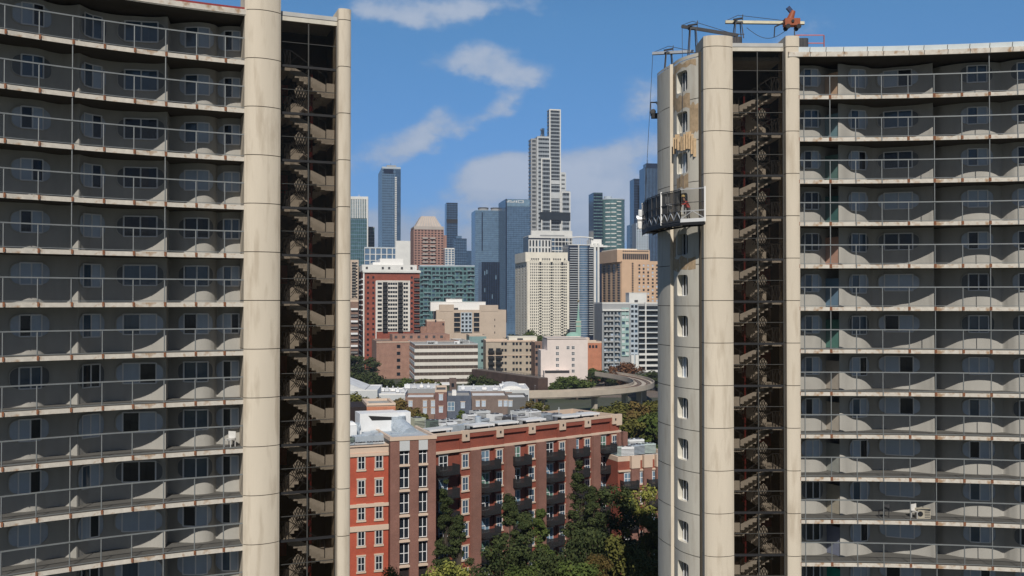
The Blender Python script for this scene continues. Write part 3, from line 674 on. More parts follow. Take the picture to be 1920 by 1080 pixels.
# balcony items
def chair(loc,rz,label,m_):
    r=thing('patio_chair',label,'chair',loc,rz); s=MB(); s.box(-.24,.24,-.24,.24,.40,.44,m_); s.build('seat',r)
    b=MB(); b.box(-.24,.24,.20,.24,.46,.85,m_); b.build('backrest',r)
    lm=MB(); lm.box(-.02,.02,-.02,.02,0,.4,m_); lme=lm.mesh('leg')
    for x in (-.21,.21):
        for y in (-.21,.21): obj('leg',lme,r,(x,y,0))
def bal(arc,px,d,k,zs): s=arc.s_px(px,d); p=arc.pt(s,d); return (p.x,p.y,ZC+zs+.24-2.7*k)
chair(bal(AR,1716,1.0,10,12.9),R(30),'white patio chair on a right tower balcony near the bottom of the photo',whp)
chair(bal(AL,432,.9,8,13.2),R(-20),'white patio chair behind the railing beside the large column of the left tower',whp)
chair(bal(AR,1655,1.0,10,12.9),R(200),'dark patio chair on the same right tower balcony as the white chair',dkg)
m=MB(); p=bal(AR,1745,1.1,10,12.9); m.box(-.4,.4,-.25,.25,.0,.6,mat('appliance_beige',(.55,.5,.4),.5,.1,2)); m.tube((-.25,-.26,.3),(-.25,-.22,.3),.17,black,14)
for z in (.1,.2,.3,.4,.5): m.box(.02,.36,-.262,-.25,z-.03,z+.01,dkg)
o=m.build('air_conditioner',loc=(p[0]-.6,p[1],p[2]),rz=0); tag(o,'beige air conditioner box standing on a lower right tower balcony beside the fin wall','air conditioner')
def boxthing(name,label,cat,loc,w,d,h,m_,rz=0):
    m=MB(); m.box(-w/2,w/2,-d/2,d/2,0,h,m_); m.box(-w/2-.02,w/2+.02,-d/2-.02,d/2+.02,h,h+.04,m_); m.box(-w*.3,w*.3,-d/2-.025,-d/2,h*.3,h*.7,m_); return tag(m.build(name,loc=loc,rz=rz),label,cat)
# =========================================================
#  GENERIC BUILDINGS
# =========================================================
class Bld:
    """box-like building; local x along the front, y into depth, z up, origin = front-left corner at ground"""
    def __init__(s,label,l,c,r,top,D,phi,core,depth=None,name='building',cat='building',roofm=None,par=.9,parm=None,zbase=0,roof_off=0):
        s.phi=R(phi); p=P(c,565,D); s.o=Vector((p.x,p.y,0)); s.H=Z(top,D)
        s.W=solve(p,s.phi,r)
        if depth is None:
            d=-solve(p,s.phi-pi/2,l) if l is not None and l<c else 22
            if d<=0 or d>120: d=30
            # direction (-sin,cos)
            k=(l-960)/F if l is not None else 0
            if l is not None and l<c:
                den=(-sin(s.phi)-k*cos(s.phi)); d=(k*p.y-p.x)/den if abs(den)>1e-6 else 25
                d=min(max(d,6),70)
            depth=d
        s.d=depth; s.D=D
        s.t=thing(name,label,cat,s.o,s.phi); s.wall=MB(); s.win={}; s.bal=[]; s.extra=[]
        s.wall.box(0,s.W,0,s.d,zbase,s.H-par,core)
        s.par=par; s.parm=parm; s.roofm=roofm or roofg; s.core=core
    def px(s,px): return solve(s.o,s.phi,px)
    def z(s,py,D=None): return Z(py,D or s.D)
    def T(s,side,u,n,z):
        if side=='f': return (u,-n,z)
        if side=='l': return (-n,s.d-u,z)
        return (s.W+n,u,z)
    def L(s,side): return s.W if side=='f' else s.d
    def bx(s,mb,side,u0,u1,n0,n1,z0,z1,m):
        a=s.T(side,u0,n0,z0); b=s.T(side,u1,n1,z1); mb.box(min(a[0],b[0]),max(a[0],b[0]),min(a[1],b[1]),max(a[1],b[1]),z0,z1,m)
    def parapet(s,m,h=None,t=.4,over=.0):
        z1=s.H; z0=s.H-s.par-.02; W,d=s.W,s.d; e=over+.01
        for a in ((-e,W+e,-e,t),(-e,W+e,d-t,d+e),(-e,t,t,d-t),(W-t,W+e,t,d-t)): s.wall.box(*a,z0,z1,m)
        s.wall.box(t,W-t,t,d-t,z0+.02,z0+.12,s.roofm)
    def band(s,side,z0,z1,n,m,u0=0,u1=None): s.bx(s.wall,side,u0,(s.L(side) if u1 is None else u1),-.02,n,z0,z1,m)
    def facade(s,side,u0,u1,z0,z1,nc,nr,wf,hf,m,prot=.3,glassm=None,frame=None,pane=True,bandm=None):
        cw=(u1-u0)/nc; rh=(z1-z0)/nr; ww=cw*wf; wh=rh*hf
        g=glassm or [pane_d]
        for i in range(nc+1):
            a=u0+cw*i-(cw-ww)/2; b=a+(cw-ww)
            if wf<1 and (b>a): s.bx(s.wall,side,max(a,u0),min(b,u1),-.02,prot,z0,z1,m)
        for j in range(nr+1):
            a=z0+rh*j-(rh-wh)/2; b=a+(rh-wh)
            if hf<1: s.bx(s.wall,side,u0,u1,-.02,prot-.02,max(a,z0),min(b,z1),bandm or m)
        if pane:
            rnd=random.Random(int(u0*7+nc*3+nr))
            for j in reversed(range(nr)):
                for i in range(nc):
                    s.win.setdefault((side,round(ww,3),round(wh,3),frame),[]).append((s.T(side,u0+cw*(i+.5),.06,z0+rh*(j+.5)),rnd.choice(g)))
    def balcony(s,side,u0,u1,z,proj,slab,rail,h=1.05,th=.2):
        m=MB(); s.bx(m,side,u0,u1,0,proj,z,z+th,slab); s.bx(m,side,u0,u1,proj-.06,proj,z+th,z+th+h,rail); s.bx(m,side,u0,u0+.06,.0,proj-.06,z+th,z+th+h,rail); s.bx(m,side,u1-.06,u1,.0,proj-.06,z+th,z+th+h,rail)
        s.bal.append(m)
    def box(s,name,*a,loc=None):
        m=MB(); m.box(*a); m.build(name,s.t); 
    def done(s):
        s.wall.build('wall',s.t)
        n=0; stuff=MB()
        for (side,ww,wh,frame),lst in s.win.items():
            cache={}
            for loc,g in lst:
                def geo(mb,ox=0,oy=0,oz=0):
                    hw,hh=ww/2,wh/2
                    if side=='f': f=lambda u,nn,z:(ox+u,oy-nn,oz+z)
                    elif side=='l': f=lambda u,nn,z:(ox-nn,oy-u,oz+z)
                    else: f=lambda u,nn,z:(ox+nn,oy+u,oz+z)
                    mb.quad(f(-hw,0,-hh),f(hw,0,-hh),f(hw,0,hh),f(-hw,0,hh),g)
                    if frame:
                        fm=MATS[frame]; t=min(.12,ww*.07)
                        for a,b,c,d in ((-t/2,t/2,-hh,hh),(-hw,-hw+t,-hh,hh),(hw-t,hw,-hh,hh)):
                            mb.quad(f(a,.05,c),f(b,.05,c),f(b,.05,d),f(a,.05,d),fm)
                        for c in (-hh,-t/2,hh-t): mb.quad(f(-hw,.055,c),f(hw,.055,c),f(hw,.055,c+t),f(-hw,.055,c+t),fm)
                if n<100:
                    if g.name not in cache: mb=MB(); geo(mb); cache[g.name]=mb.mesh('window')
                    obj('window',cache[g.name],s.t,loc); n+=1
                else: geo(stuff,*loc)
        stuff.build('window',s.t,kind='stuff')
        st2=MB()
        for i,m in enumerate(s.bal):
            if i<100: m.build('balcony',s.t)
            else:
                o=len(st2.v); st2.v+=m.v; 
                for f,k in zip(m.f,m.m): st2.f.append(tuple(x+o for x in f)); st2.m.append(st2.mi(m.mats[k]))
        st2.build('balcony',s.t,kind='stuff')
        return s
cg=lambda n,c,**k: mat(n,c,.85,.08,.15,**k)
bluegl=glass('blue_curtain_glass',(.045,.085,.15),.15,.6,.0,.35); bluegl2=glass('steel_blue_curtain_glass',(.10,.17,.27),.2,.6,0,.25); navygl=glass('navy_curtain_glass',(.012,.02,.045),.15,.6,0,.3)
greengl=glass('green_curtain_glass',(.05,.11,.12),.15,.6,0,.3); teal=glass('teal_glass',(.11,.20,.21),.25,.5,0,.3); palegl=glass('pale_blue_glass',(.16,.25,.34),.2,.5,0,.25)
darkgl=glass('dark_core_glass',(.02,.025,.03),.2,.5,0,.3)
whitec=cg('white_facade',(.66,.66,.64)); cream=cg('cream_facade',(.72,.68,.59)); tan=cg('tan_facade',(.58,.40,.27)); beige=cg('beige_facade',(.50,.41,.33)); grayc=cg('grey_facade',(.33,.34,.35)); palebl=cg('pale_blue_facade',(.42,.48,.54))
redbr=brick('red_brick',(.27,.075,.05),(.22,.065,.045)); redbr2=brick('bright_red_brick',(.45,.095,.055),(.39,.08,.05)); brownbr=brick('brown_brick',(.24,.155,.12),(.20,.125,.10)); pinkbr=brick('pink_brown_brick',(.33,.185,.14),(.28,.155,.12),scale=.5)
dkbr=brick('dark_brown_brick',(.15,.11,.095),(.13,.095,.085)); stone=cg('limestone_trim',(.60,.47,.37)); pier_br=brick('brown_pier_brick',(.235,.12,.095),(.20,.10,.08))
blb=brick('slate_blue_brick',(.10,.12,.16),(.09,.105,.14)); orangebr=brick('orange_brick',(.50,.20,.12),(.44,.17,.1)); copper=cg('green_copper',(.25,.42,.36)); crownm=cg('crown_concrete',(.42,.38,.35))
G3=[pane_d,pane_d,pane_b]; G4=[pane_d,pane_b,pane_l,pane_d]
def curtain(b,side,nr,nc,hm,vm,prot=.2,u0=0,u1=None,z0=0,z1=None,hw=.5,vw=.25):
    """thin grid of floor bands and mullions over a glass core"""
    u1=b.L(side) if u1 is None else u1; z1=z1 or b.H-b.par
    for j in range(nr+1):
        z=z0+(z1-z0)*j/nr; b.bx(b.wall,side,u0,u1,-.02,prot-.02,max(z-hw/2,z0),min(z+hw/2,z1),hm)
    for i in range(nc+1):
        u=u0+(u1-u0)*i/nc; b.bx(b.wall,side,max(u-vw/2,u0),min(u+vw/2,u1),-.02,prot,z0,z1,vm)
ZV=20  # lowest level given detail on far towers
def roofbox(b,x0,x1,y0,y1,h,m,name='penthouse',z0=None):
    z0=b.H-b.par+.1 if z0 is None else z0; k=MB(); k.box(x0,x1,y0,y1,z0,z0+h,m); k.box(x0-.15,x1+.15,y0-.15,y1+.15,z0+h,z0+h+.3,m); k.box(x0+(x1-x0)*.3,x0+(x1-x0)*.5,y0-.03,y0,z0+.2,z0+min(2.2,h*.7),dkg); k.build(name,b.t)
# ---------- far skyline ----------
b=Bld('green glass tower with white finned top, half hidden at the left gap edge',None,640,690,368,1000,8,greengl,30,'skyscraper','skyscraper'); curtain(b,'f',34,14,palegl,palegl,.3,z0=ZV)
for i in range(16): u=b.W*i/15; b.bx(b.wall,'f',max(u-.45,0),min(u+.45,b.W),0,.9,b.z(409),b.H,whitec)
b.band('f',b.z(373),b.H,.8,whitec); b.bx(b.wall,'f',b.W-1.2,b.W,0,1.3,ZV,b.H,whitec); b.parapet(whitec); b.box('mast',b.px(672),b.px(673.2),5,6,b.H,b.z(363.5),whitec); b.done()
b=Bld('narrow dark green glass tower between the finned tower and tall blue tower',None,690,702,425,1050,8,greengl,22,'skyscraper','skyscraper'); curtain(b,'f',28,4,grayc,navygl,.3,z0=ZV); b.parapet(grayc); b.done()
b=Bld('tall slender steel blue glass tower left of the brown crowned tower',706,716,751,313,1300,12,bluegl2,None,'skyscraper','skyscraper'); curtain(b,'f',58,9,bluegl,palegl,.35,z0=ZV,hw=1.3,vw=.3); curtain(b,'l',58,5,bluegl,palegl,.35,z0=ZV,hw=1.2,vw=.3)
b.bx(b.wall,'f',b.px(742),b.W,.3,.6,ZV,b.z(318),bluegl); b.bx(b.wall,'f',b.px(719),b.px(737),.36,.7,b.z(325),b.z(317),navygl)
for j in range(40):
    z=b.z(470)+(b.z(330)-b.z(470))*j/40; b.bx(b.wall,'f',b.px(740),b.px(743.5),.4,.8,z,z+1.6,whitec)
b.band('f',b.z(316),b.H+.5,.6,palebl); b.parapet(palebl); b.box('antenna',b.px(733),b.px(733.6),9,9.5,b.H,b.z(304),dkg); b.box('roof_crane',b.px(725),b.px(743),4,8,b.H,b.z(308.5),grayc); b.done()
b=Bld('thin blue glass tower with a dark belt below its top third',None,837,858,380,1400,10,bluegl,24,'skyscraper','skyscraper'); curtain(b,'f',50,4,navygl,bluegl2,.3,z0=ZV,hw=1.0); b.band('f',b.z(418),b.z(411),.6,black); b.parapet(navygl); b.done()
b=Bld('stepped blue glass tower beside the thin belted tower',None,852,875,447,1350,10,bluegl,24,'skyscraper','skyscraper'); curtain(b,'f',30,6,bluegl2,navygl,.3,z0=ZV,hw=1.0); b.box('lower_step',b.W,b.px(884),0,20,0,b.z(470),bluegl); b.box('setback',b.px(856),b.px(866),2,20,b.H-1,b.z(442),bluegl2); b.parapet(navygl); b.done()
b=Bld('pale grey glass tower with two rounded crowns',None,891,942,394,1150,10,bluegl2,35,'skyscraper','skyscraper'); curtain(b,'f',52,14,palegl,bluegl2,.25,z0=ZV,hw=.7); b.bx(b.wall,'f',b.px(903),b.px(905),.2,.5,b.z(470),b.z(398),navygl)
for a in (908,932):
    k=MB(); x=b.px(a); k.tube((x,9,b.H-1),(x,9,b.z(389.5)),6.2,grayc,20); k.tube((x,9,b.z(389.5)),(x,9,b.z(388)),6.6,dkg,20); k.build('crown',b.t)
b.parapet(palegl); b.done()
b=Bld('dark glass slab standing before the twin crowned tower',None,903,937,491,1000,10,navygl,25,'office_tower','office tower'); curtain(b,'f',26,8,darkgl,bluegl,.25,z0=ZV); b.parapet(navygl)
for px_,py_ in ((908,508),(912,506),(929,516),(908,540),(922,552)): b.bx(b.wall,'f',b.px(px_),b.px(px_+1.6),.3,.5,b.z(py_+8),b.z(py_),palegl)
b.done()
b=Bld('broad blue glass slab tower with a pale sign band at its top',935,948,993,373,1100,10,bluegl2,None,'skyscraper','skyscraper'); curtain(b,'f',60,9,bluegl,bluegl,.2,z0=ZV,hw=.5,vw=.25); curtain(b,'l',60,4,bluegl,bluegl,.2,z0=ZV)
b.band('f',b.z(387),b.z(374),.5,palegl); b.bx(b.wall,'f',0,1.4,.5,.8,ZV,b.z(373),navygl); b.parapet(bluegl2)
k=MB(); sg=whitec   # sign marks: dot, tee, bar, box
def sgb(a,c,e,f): b.bx(k,'f',b.px(a),b.px(c),.52,.7,b.z(f),b.z(e),sg)
sgb(948.6,951.4,377,379.6); sgb(953.2,954.6,376,379.6); sgb(952.6,959,375.6,376.5); sgb(956,964.5,378,379.4); sgb(963.6,965,375.8,378); sgb(967,969,375.8,379.6); sgb(971,972.2,375.8,380); sgb(980,981.6,375.8,380); sgb(971,981.6,375.2,376); sgb(971,981.6,379.4,380.2); k.build('sign_lettering',b.t); b.done()
# tall stepped white grid tower
b=Bld('tallest stepped tower of white frames and dark window bands',1023,1031,1050.5,205.5,1300,12,darkgl,None,'skyscraper','skyscraper')
def section(b,u0,u1,z0,z1,y0,y1,nr,name='tower_section',edges=True,wm=whitec,vm=None,hf=.64):
    k=MB(); k.box(u0,u1,y0,y1,0,z1-.5,darkgl); hw=(z1-z0)/nr*(1-hf)
    for j in range(nr+1):
        z=z0+(z1-z0)*j/nr; k.box(u0-.05,u1+.05,y0-.5,y0+.0,z-hw/2,z+hw/2,vm or wm); k.box(u0-.5,u0,y0-.5,y1,z-hw*.35,z+hw*.35,grayc)
    if edges:
        for u in (u0,u1): k.box(u-.8,u+.8,y0-.9,y0+.3,0,z1+.5,wm)
        k.box(u0-.8,u1+.8,y0-.88,y0+1,z1-1,z1+.6,wm)
    for i in range(1,5):
        u=u0+(u1-u0)*i/5; k.box(u-.12,u+.12,y0-.52,y0,z0,z1,vm or wm)
    k.box(u0+1,u1-1,y0+1,y1-1,z1-.5,z1-.2,roofg)
    k.build(name,b.t)
W=b.W
pale=cg('pale_grey_white',(.52,.54,.55))
b.wall=MB(); vm_=cg('slate_spandrel',(.30,.33,.36)); section(b,0,W,ZV,b.H,0,14,58,vm=vm_)
section(b,b.px(1007.5),-.9,ZV,b.z(258.5),-2,16,44,wm=pale,vm=vm_,hf=.45); section(b,b.px(997),b.px(1006.5),ZV,b.z(262),2,18,46,wm=grayc,hf=.6)
section(b,b.px(1014),b.px(1030.3),ZV,b.z(299),-5,4,38,vm=vm_); section(b,W+.9,b.px(1060.5),ZV,b.z(324.5),1,14,34,wm=pale,hf=.4); section(b,W+1,b.px(1067),ZV,b.z(360),-4,2,26,wm=whitec,vm=vm_,hf=.5)
section(b,b.px(1018.5),b.px(1023.4),ZV+100,b.z(241),8,14,20,edges=False,wm=bluegl)
b.box('mechanical_belt',b.px(1011),b.px(1067.3),-6.1,-1,b.z(413),b.z(398.5),darkgl); b.box('roof_crane',b.px(1033),b.px(1041),3,6,b.H,b.z(203.5),dkg)
b.box('service_strip',b.px(1031.8),b.px(1048.5),-.95,-.3,b.z(300),b.z(260),darkgl) if 0 else None
for (x0,x1,za,zb_) in ((1032,1049,372,361),(1032,1049,345,338)): b.box('blank_panel',b.px(x0),b.px(x1),-1.1,-.3,b.z(za),b.z(zb_),pale)
b.done()
b=Bld('white podium block with dark slot windows at the foot of the tallest tower',None,991,1073,441,1000,10,navygl,30,'building','building'); b.facade('f',0,b.px(1033),b.z(478),b.z(449),7,2,.5,.8,whitec,.5,G3); b.band('f',b.z(446),b.H,.7,whitec); b.bx(b.wall,'f',b.px(996),b.W,-5,.4,b.z(441),b.z(432),whitec); b.facade('f',b.px(1034),b.W,b.z(478),b.z(444),6,4,.85,.8,whitec,.4,G3); b.bx(b.wall,'f',b.px(1012),b.px(1058),.6,.9,b.z(442.5),b.z(440),grayc); b.parapet(whitec); b.done()
# round green glass towers
b=Bld('round green glass tower with dark square tower attached on its left',None,1113,1130,361,950,8,navygl,22,'skyscraper','skyscraper'); curtain(b,'f',40,5,teal,navygl,.3,z0=ZV,hw=1.0); b.parapet(navygl)
k=MB(); cx=(b.px(1128)+b.px(1174))/2; rr=(b.px(1174)-b.px(1128))/2; zt=b.z(374)
k.tube((cx,8,0),(cx,8,zt),rr,greengl,28)
for j in range(40): z=b.z(466)+(zt-b.z(466))*j/40*1.0; k.tube((cx,8,z),(cx,8,z+.9),rr+.3,teal,28)
for j in range(11):
    for t in (-.55,-.1,.35): 
        z=b.z(462)+(zt-b.z(462))*(j+.5*(t>0))/11; a=-pi/2+t; k.bar((cx+(rr+.2)*cos(a-.2),8+(rr+.2)*sin(a-.2),z),(cx+(rr+.2)*cos(a+.2),8+(rr+.2)*sin(a+.2),z),1.0,.9,whitec)
k.tube((cx,8,zt),(cx,8,zt+1),rr+.4,palebl,28); k.tube((cx-4,8,zt+1),(cx-4,8,zt+4),4,palebl,16); k.build('round_tower',b.t); b.done()
b=Bld('dark navy flat topped tower near the end wall of the right tower',None,1189,1211,335,1350,6,navygl,26,'skyscraper','skyscraper'); curtain(b,'f',52,7,bluegl,navygl,.3,z0=ZV,hw=.8); b.parapet(navygl); b.done()
b=Bld('darkest vertical ribbed tower rising beside the right tower edge',None,1209,1246,314,1300,6,navygl,30,'skyscraper','skyscraper'); curtain(b,'f',10,14,navygl,bluegl2,.9,z0=ZV,vw=.7); b.box('upper_setback',b.px(1213),b.px(1244),3,20,b.H-1,b.z(305.5),navygl); b.box('antenna',b.px(1218),b.px(1218.6),9,9.5,b.H,b.z(298),dkg); b.parapet(navygl); b.done()
b=Bld('small blue tower low between the round tower and navy tower',None,1182,1194,421,1200,6,bluegl,20,'office_tower','office tower'); curtain(b,'f',26,4,palegl,bluegl,.3,z0=ZV); b.parapet(bluegl2); b.done()
b=Bld('pale lattice fronted tower under the scaffold platform',None,1193,1216,418,1150,6,palebl,20,'office_tower','office tower'); b.facade('f',0,b.W,b.z(470),b.z(422),5,10,.5,.5,palebl,.4,G3); b.parapet(palebl); b.done()
# ---------- middle distance ----------
b=Bld('low glass block with a white roof frame left of the brown crowned tower',None,683,746,463,850,10,bluegl2,20,'building','building'); curtain(b,'f',3,6,whitec,whitec,.5,z0=b.z(500),hw=.6,vw=.8); b.parapet(palebl); b.box('white_block',b.px(741),b.px(769),-2,10,0,b.z(451),whitec); b.done()
b=Bld('brown brick tower topped by a tapered grey crown',770,776,832,424,900,12,brownbr,None,'apartment_tower','apartment tower'); pk=cg('rose_brick_face',(.34,.20,.165)); 
b.facade('f',0,b.W,b.z(505),b.z(430),9,16,.55,.5,pk,.4,[pane_d]); b.facade('l',0,b.d,b.z(505),b.z(430),4,16,.5,.5,pk,.4,[pane_d]); b.band('f',b.z(430),b.H,.7,crownm); b.parapet(crownm)
for j in range(8):
    z=b.z(500)+(b.z(440)-b.z(500))*j/8
    for a in (792,806): b.balcony('f',b.px(a),b.px(a+10),z,1.6,crownm,crownm)
k=MB(); x0,x1=b.px(779),b.px(829); zc=b.H-.3; zt=b.z(404); y1=b.d
def frus(k,x0,x1,y0,y1,z0,X0,X1,Y0,Y1,z1,m): k.add([(x0,y0,z0),(x1,y0,z0),(x1,y1,z0),(x0,y1,z0),(X0,Y0,z1),(X1,Y0,z1),(X1,Y1,z1),(X0,Y1,z1)],[(0,3,2,1),(4,5,6,7),(0,1,5,4),(1,2,6,5),(2,3,7,6),(3,0,4,7)],m)
frus(k,x0,x1,1,y1-1,zc,x0+6,x1-6,6,max(7,y1-6),zt,crownm)
for i in range(1,9): u=x0+(x1-x0)*i/9; u2=x0+6+(x1-x0-12)*i/9; k.bar((u,1,zc),(u2,6,zt),.3,.3,stone)
k.build('crown_roof',b.t); b.box('side_bay',b.W,b.W+3,2,10,0,b.z(440),pk); b.done()
b=Bld('small white and blue framed block right of the brown crowned tower',None,834,852,465,880,10,bluegl2,15,'building','building'); curtain(b,'f',9,3,whitec,whitec,.5,z0=b.z(505),hw=.5,vw=.8); b.parapet(whitec); b.done()
b=Bld('red brick high rise with a white central window panel',673,682,787,506,620,12,redbr,None,'apartment_tower','apartment tower')
wp=cg('ivory_panel',(.64,.61,.56))
u0,u1=b.px(706),b.px(767); za,zb_=b.z(622),b.z(528)
b.bx(b.wall,'f',u0,u1,0,.35,za,zb_,wp)
k=MB()
ua=b.px(710.5);ub=b.px(763)
rows=12; rh=(zb_-za)/rows
for j in range(rows):
    z=za+rh*j
    for (p0,p1,cc) in ((708,716,2),(727,745,4),(756,765,2)):
        w0,w1=b.px(p0),b.px(p1)
        for i in range(cc):
            ux=w0+(w1-w0)*(i+.5)/cc; b.win.setdefault(('f',1.35,1.5,None),[]).append((b.T('f',ux,.38,z+rh*.5),pane_d))
    for (p0,p1) in ((717.5,726.5),(746,755)):
        b.bx(b.wall,'f',b.px(p0),b.px(p1),.35,.36,z+.3,z+rh-.3,black); b.balcony('f',b.px(p0),b.px(p1),z+.1,1.5,dkg,black,1.0)
for j in range(18):
    z=b.z(690)+(b.z(515)-b.z(690))*j/18
    for p_ in (690,700,772):
        b.win.setdefault(('f',1.3,1.5,None),[]).append((b.T('f',b.px(p_),.05,z+1.6),pane_d))
    b.balcony('f',b.px(776),b.W-.2,z,1.6,grayc,black)
    b.balcony('l',1,b.d-1,z,1.3,grayc,wht,.7)
b.bx(b.wall,'f',u0-.6,u0,0,.5,b.z(668),zb_+.6,whitec); b.bx(b.wall,'f',u0,u1,0,.48,zb_,zb_+.8,wp); b.bx(b.wall,'f',u1,u1+.6,0,.5,za,zb_+.8,whitec)
b.bx(b.wall,'f',-.5,.4,0,.6,0,b.H-1,whitec)
b.band('f',b.z(511),b.z(507),1.1,whitec,-.8,b.W+.6); b.par=.6; b.parapet(whitec)
k=MB(); z0=b.H-.5; k.box(b.px(679),b.px(782),1.5,b.d-2,z0,b.z(496),whitec); 
for a in (686,716,728,752,770): k.box(b.px(a),b.px(a+4),1.4,1.5,z0+1,z0+2.6,dkg)
k.build('attic_storey',b.t); k=MB(); k.box(b.px(713),b.px(757),4,b.d-3,b.z(496),b.z(484),whp); k.box(b.px(700),b.px(713),5,b.d-3,b.z(496),b.z(491),whp); k.build('penthouse',b.t); b.done()
b=Bld('teal glass mid rise with rows of white edged balconies',None,787,890,497,720,8,teal,24,'apartment_block','apartment block')
b.facade('f',0,b.W,b.z(640),b.z(500),14,17,.72,.6,teal,.3,[pane_d,pane_b,pane_d,greengl]); b.parapet(palebl)
rnd=random.Random(9)
for j in range(17):
    z=b.z(640)+(b.z(500)-b.z(640))*j/17
    for i in range(5):
        if rnd.random()<.75: u=b.W*(i+.15+.3*rnd.random())/5; b.balcony('f',u,min(u+b.W*.12,b.W),z,1.5,palebl,teal,.9)
b.done()
b=Bld('cream gridded slab tower with stepped shoulders in the centre of the skyline',967,989,1067,489,820,12,darkgl,None,'apartment_tower','apartment tower')
u_=[b.px(x) for x in (993,1013,1034,1054)]
b.facade('f',u_[0],u_[1]-1,b.z(630),b.z(487),5,27,.5,.55,cream,.5,[pane_d]); b.facade('f',u_[1]+1,u_[2]-1,b.z(630),b.z(487),5,27,.5,.55,cream,.5,[pane_d]); b.facade('f',u_[2]+1,u_[3]-1,b.z(630),b.z(487),5,27,.5,.55,cream,.5,[pane_d])
for u in (u_[1],u_[2],u_[3]):
    for j in range(26):
        z=b.z(628)+(b.z(494)-b.z(628))*j/26; b.balcony('f',u-1,u+1,z,.8,cream,cream,.8)
b.bx(b.wall,'f',0,u_[0],0,.6,ZV,b.H-1,cream); b.bx(b.wall,'f',b.px(1063),b.W,0,.6,ZV,b.H-1,cream); b.facade('f',u_[3]+1,b.px(1063),b.z(630),b.z(487),2,27,.7,.6,cream,.4,[pane_d])
b.facade('l',0,b.d,b.z(630),b.z(495),4,26,.35,.5,cream,.5,[pane_d]); b.band('l',b.z(496),b.H,.52,cream); b.band('f',b.H-.9,b.H,.7,cream); b.parapet(cream)
k=MB(); k.box(b.px(993)-3.5,b.px(1066)-.5,.6,b.d-4,b.H-.8,b.z(472.5),cream)
for i in range(16):
    if i%5==4: continue
    u=b.px(996)+(b.px(1062)-b.px(996))*i/16; k.box(u,u+1.2,.5,.6,b.z(488),b.z(484),pane_d)
k.build('top_storeys',b.t); b.box('base_arcade',b.px(990),b.px(1066),-.8,0,0,b.z(632),cream); b.done()
b=Bld('curved white and glass tower with horizontal balconies and a bright white pier',None,1066,1131,458,900,8,navygl,28,'apartment_tower','apartment tower')
for j in range(38):
    z=b.z(628)+(b.z(462)-b.z(628))*j/38
    b.balcony('f',b.px(1068),b.px(1084),z,1.8,palebl,grayc,.5,.35); b.balcony('f',b.px(1104),b.px(1112),z,1.6,palebl,grayc,.5,.35) if j%1==0 else None
k=MB(); cx=b.px(1094); 
for j in range(38):
    z=b.z(628)+(b.z(462)-b.z(628))*j/38; k.tube((cx,2,z),(cx,2,z+.5),b.px(1104)-cx,palebl,20)
k.tube((cx,2,0),(cx,2,b.z(461)),b.px(1103.3)-cx,bluegl2,20); k.build('curved_bay',b.t)
b.bx(b.wall,'f',b.px(1112.5),b.px(1116.5),0,2.6,0,b.z(456),whitec); b.bx(b.wall,'f',b.px(1119.5),b.px(1123),0,2.2,0,b.z(456),whitec); b.bx(b.wall,'f',b.px(1116.5),b.px(1119.5),0,1,0,b.z(470),bluegl2)
b.bx(b.wall,'f',b.px(1083.5),b.px(1085),0,2.4,0,b.z(460),whitec)
b.par=.8; b.parapet(whitec); k=MB(); k.box(b.px(1108),b.px(1128),0,18,b.H-.8,b.z(448),whp); k.box(b.px(1106),b.px(1138),-2,20,b.z(463),b.z(460),whp); 
n=14
for i in range(n):
    t0=i/n;t1=(i+1)/n; f=lambda t:(b.px(1064)+(b.px(1112)-b.px(1064))*t,-1+0*t,b.z(452-8*sin(pi*(.25+.5*t))))
    k.bar(f(t0),f(t1),1.6,1.1,whitec)
    p_=f(t0); k.bar(p_,(p_[0],p_[1],b.H-.5),.3,.3,whitec)
k.build('crown_canopy',b.t)
for p_ in (1090,1100): pass
b.done()
b=Bld('tan high rise with stepped top beside the right tower',1128,1166,1236,489,800,14,tan,None,'apartment_tower','apartment tower')
b.facade('f',b.px(1184),b.px(1188),b.z(600),b.z(492),1,24,.8,.7,tan,.5,[pane_d])
for a in (1196,1204,1212.5,1221,1229): b.facade('f',b.px(a),b.px(a+5.5),b.z(600),b.z(494),1,16,.62,.58,tan,.3,[pane_d,pane_l,pane_d])
b.facade('l',2,b.d-1,b.z(600),b.z(494),4,22,.62,.8,tan,.6,[pane_d])
b.parapet(tan); k=MB(); k.box(-b.px(1166)*0-3,b.px(1221),3,b.d-3,b.H-.8,b.z(468),tan)
for i in range(13):
    u=b.px(1170)+(b.px(1219)-b.px(1170))*i/13; k.box(u,u+1.4,2.95,3.02,b.z(486),b.z(475),pane_d)
    k.box(u,u+1.4,2.93,2.96,b.z(471.5),b.z(469.5),pane_d)
k.box(-2,b.px(1200),6,b.d-6,b.z(468),b.z(465.5),cream); k.build('top_storeys',b.t)
b.done()
b=Bld('grey and green glass mid rise with white balconies at the right of the gap',None,1129,1250,567,590,6,grayc,26,'apartment_block','apartment block')
rows=12; za=b.z(700); zb_=b.z(583)
b.facade('f',b.px(1131),b.px(1164),za,zb_,5,rows,.6,.62,mat('grey_blue_panel',(.27,.30,.32),.8,.08,.3),.35,G4); b.facade('f',b.px(1165),b.px(1179),b.z(668),zb_+2,2,8,.8,.55,mat('pale_green_glass',(.33,.47,.45),.3,.1,.3),.6,[pane_b,pale]); b.facade('f',b.px(1182),b.px(1196),za,b.z(570),2,14,.7,.55,palebl,.4,G3)
for j in range(rows):
    z=za+(zb_-za)*j/rows
    for a in (1132,1141,1152): b.balcony('f',b.px(a),b.px(a+8),z,1.5,whitec,grayc,.8)
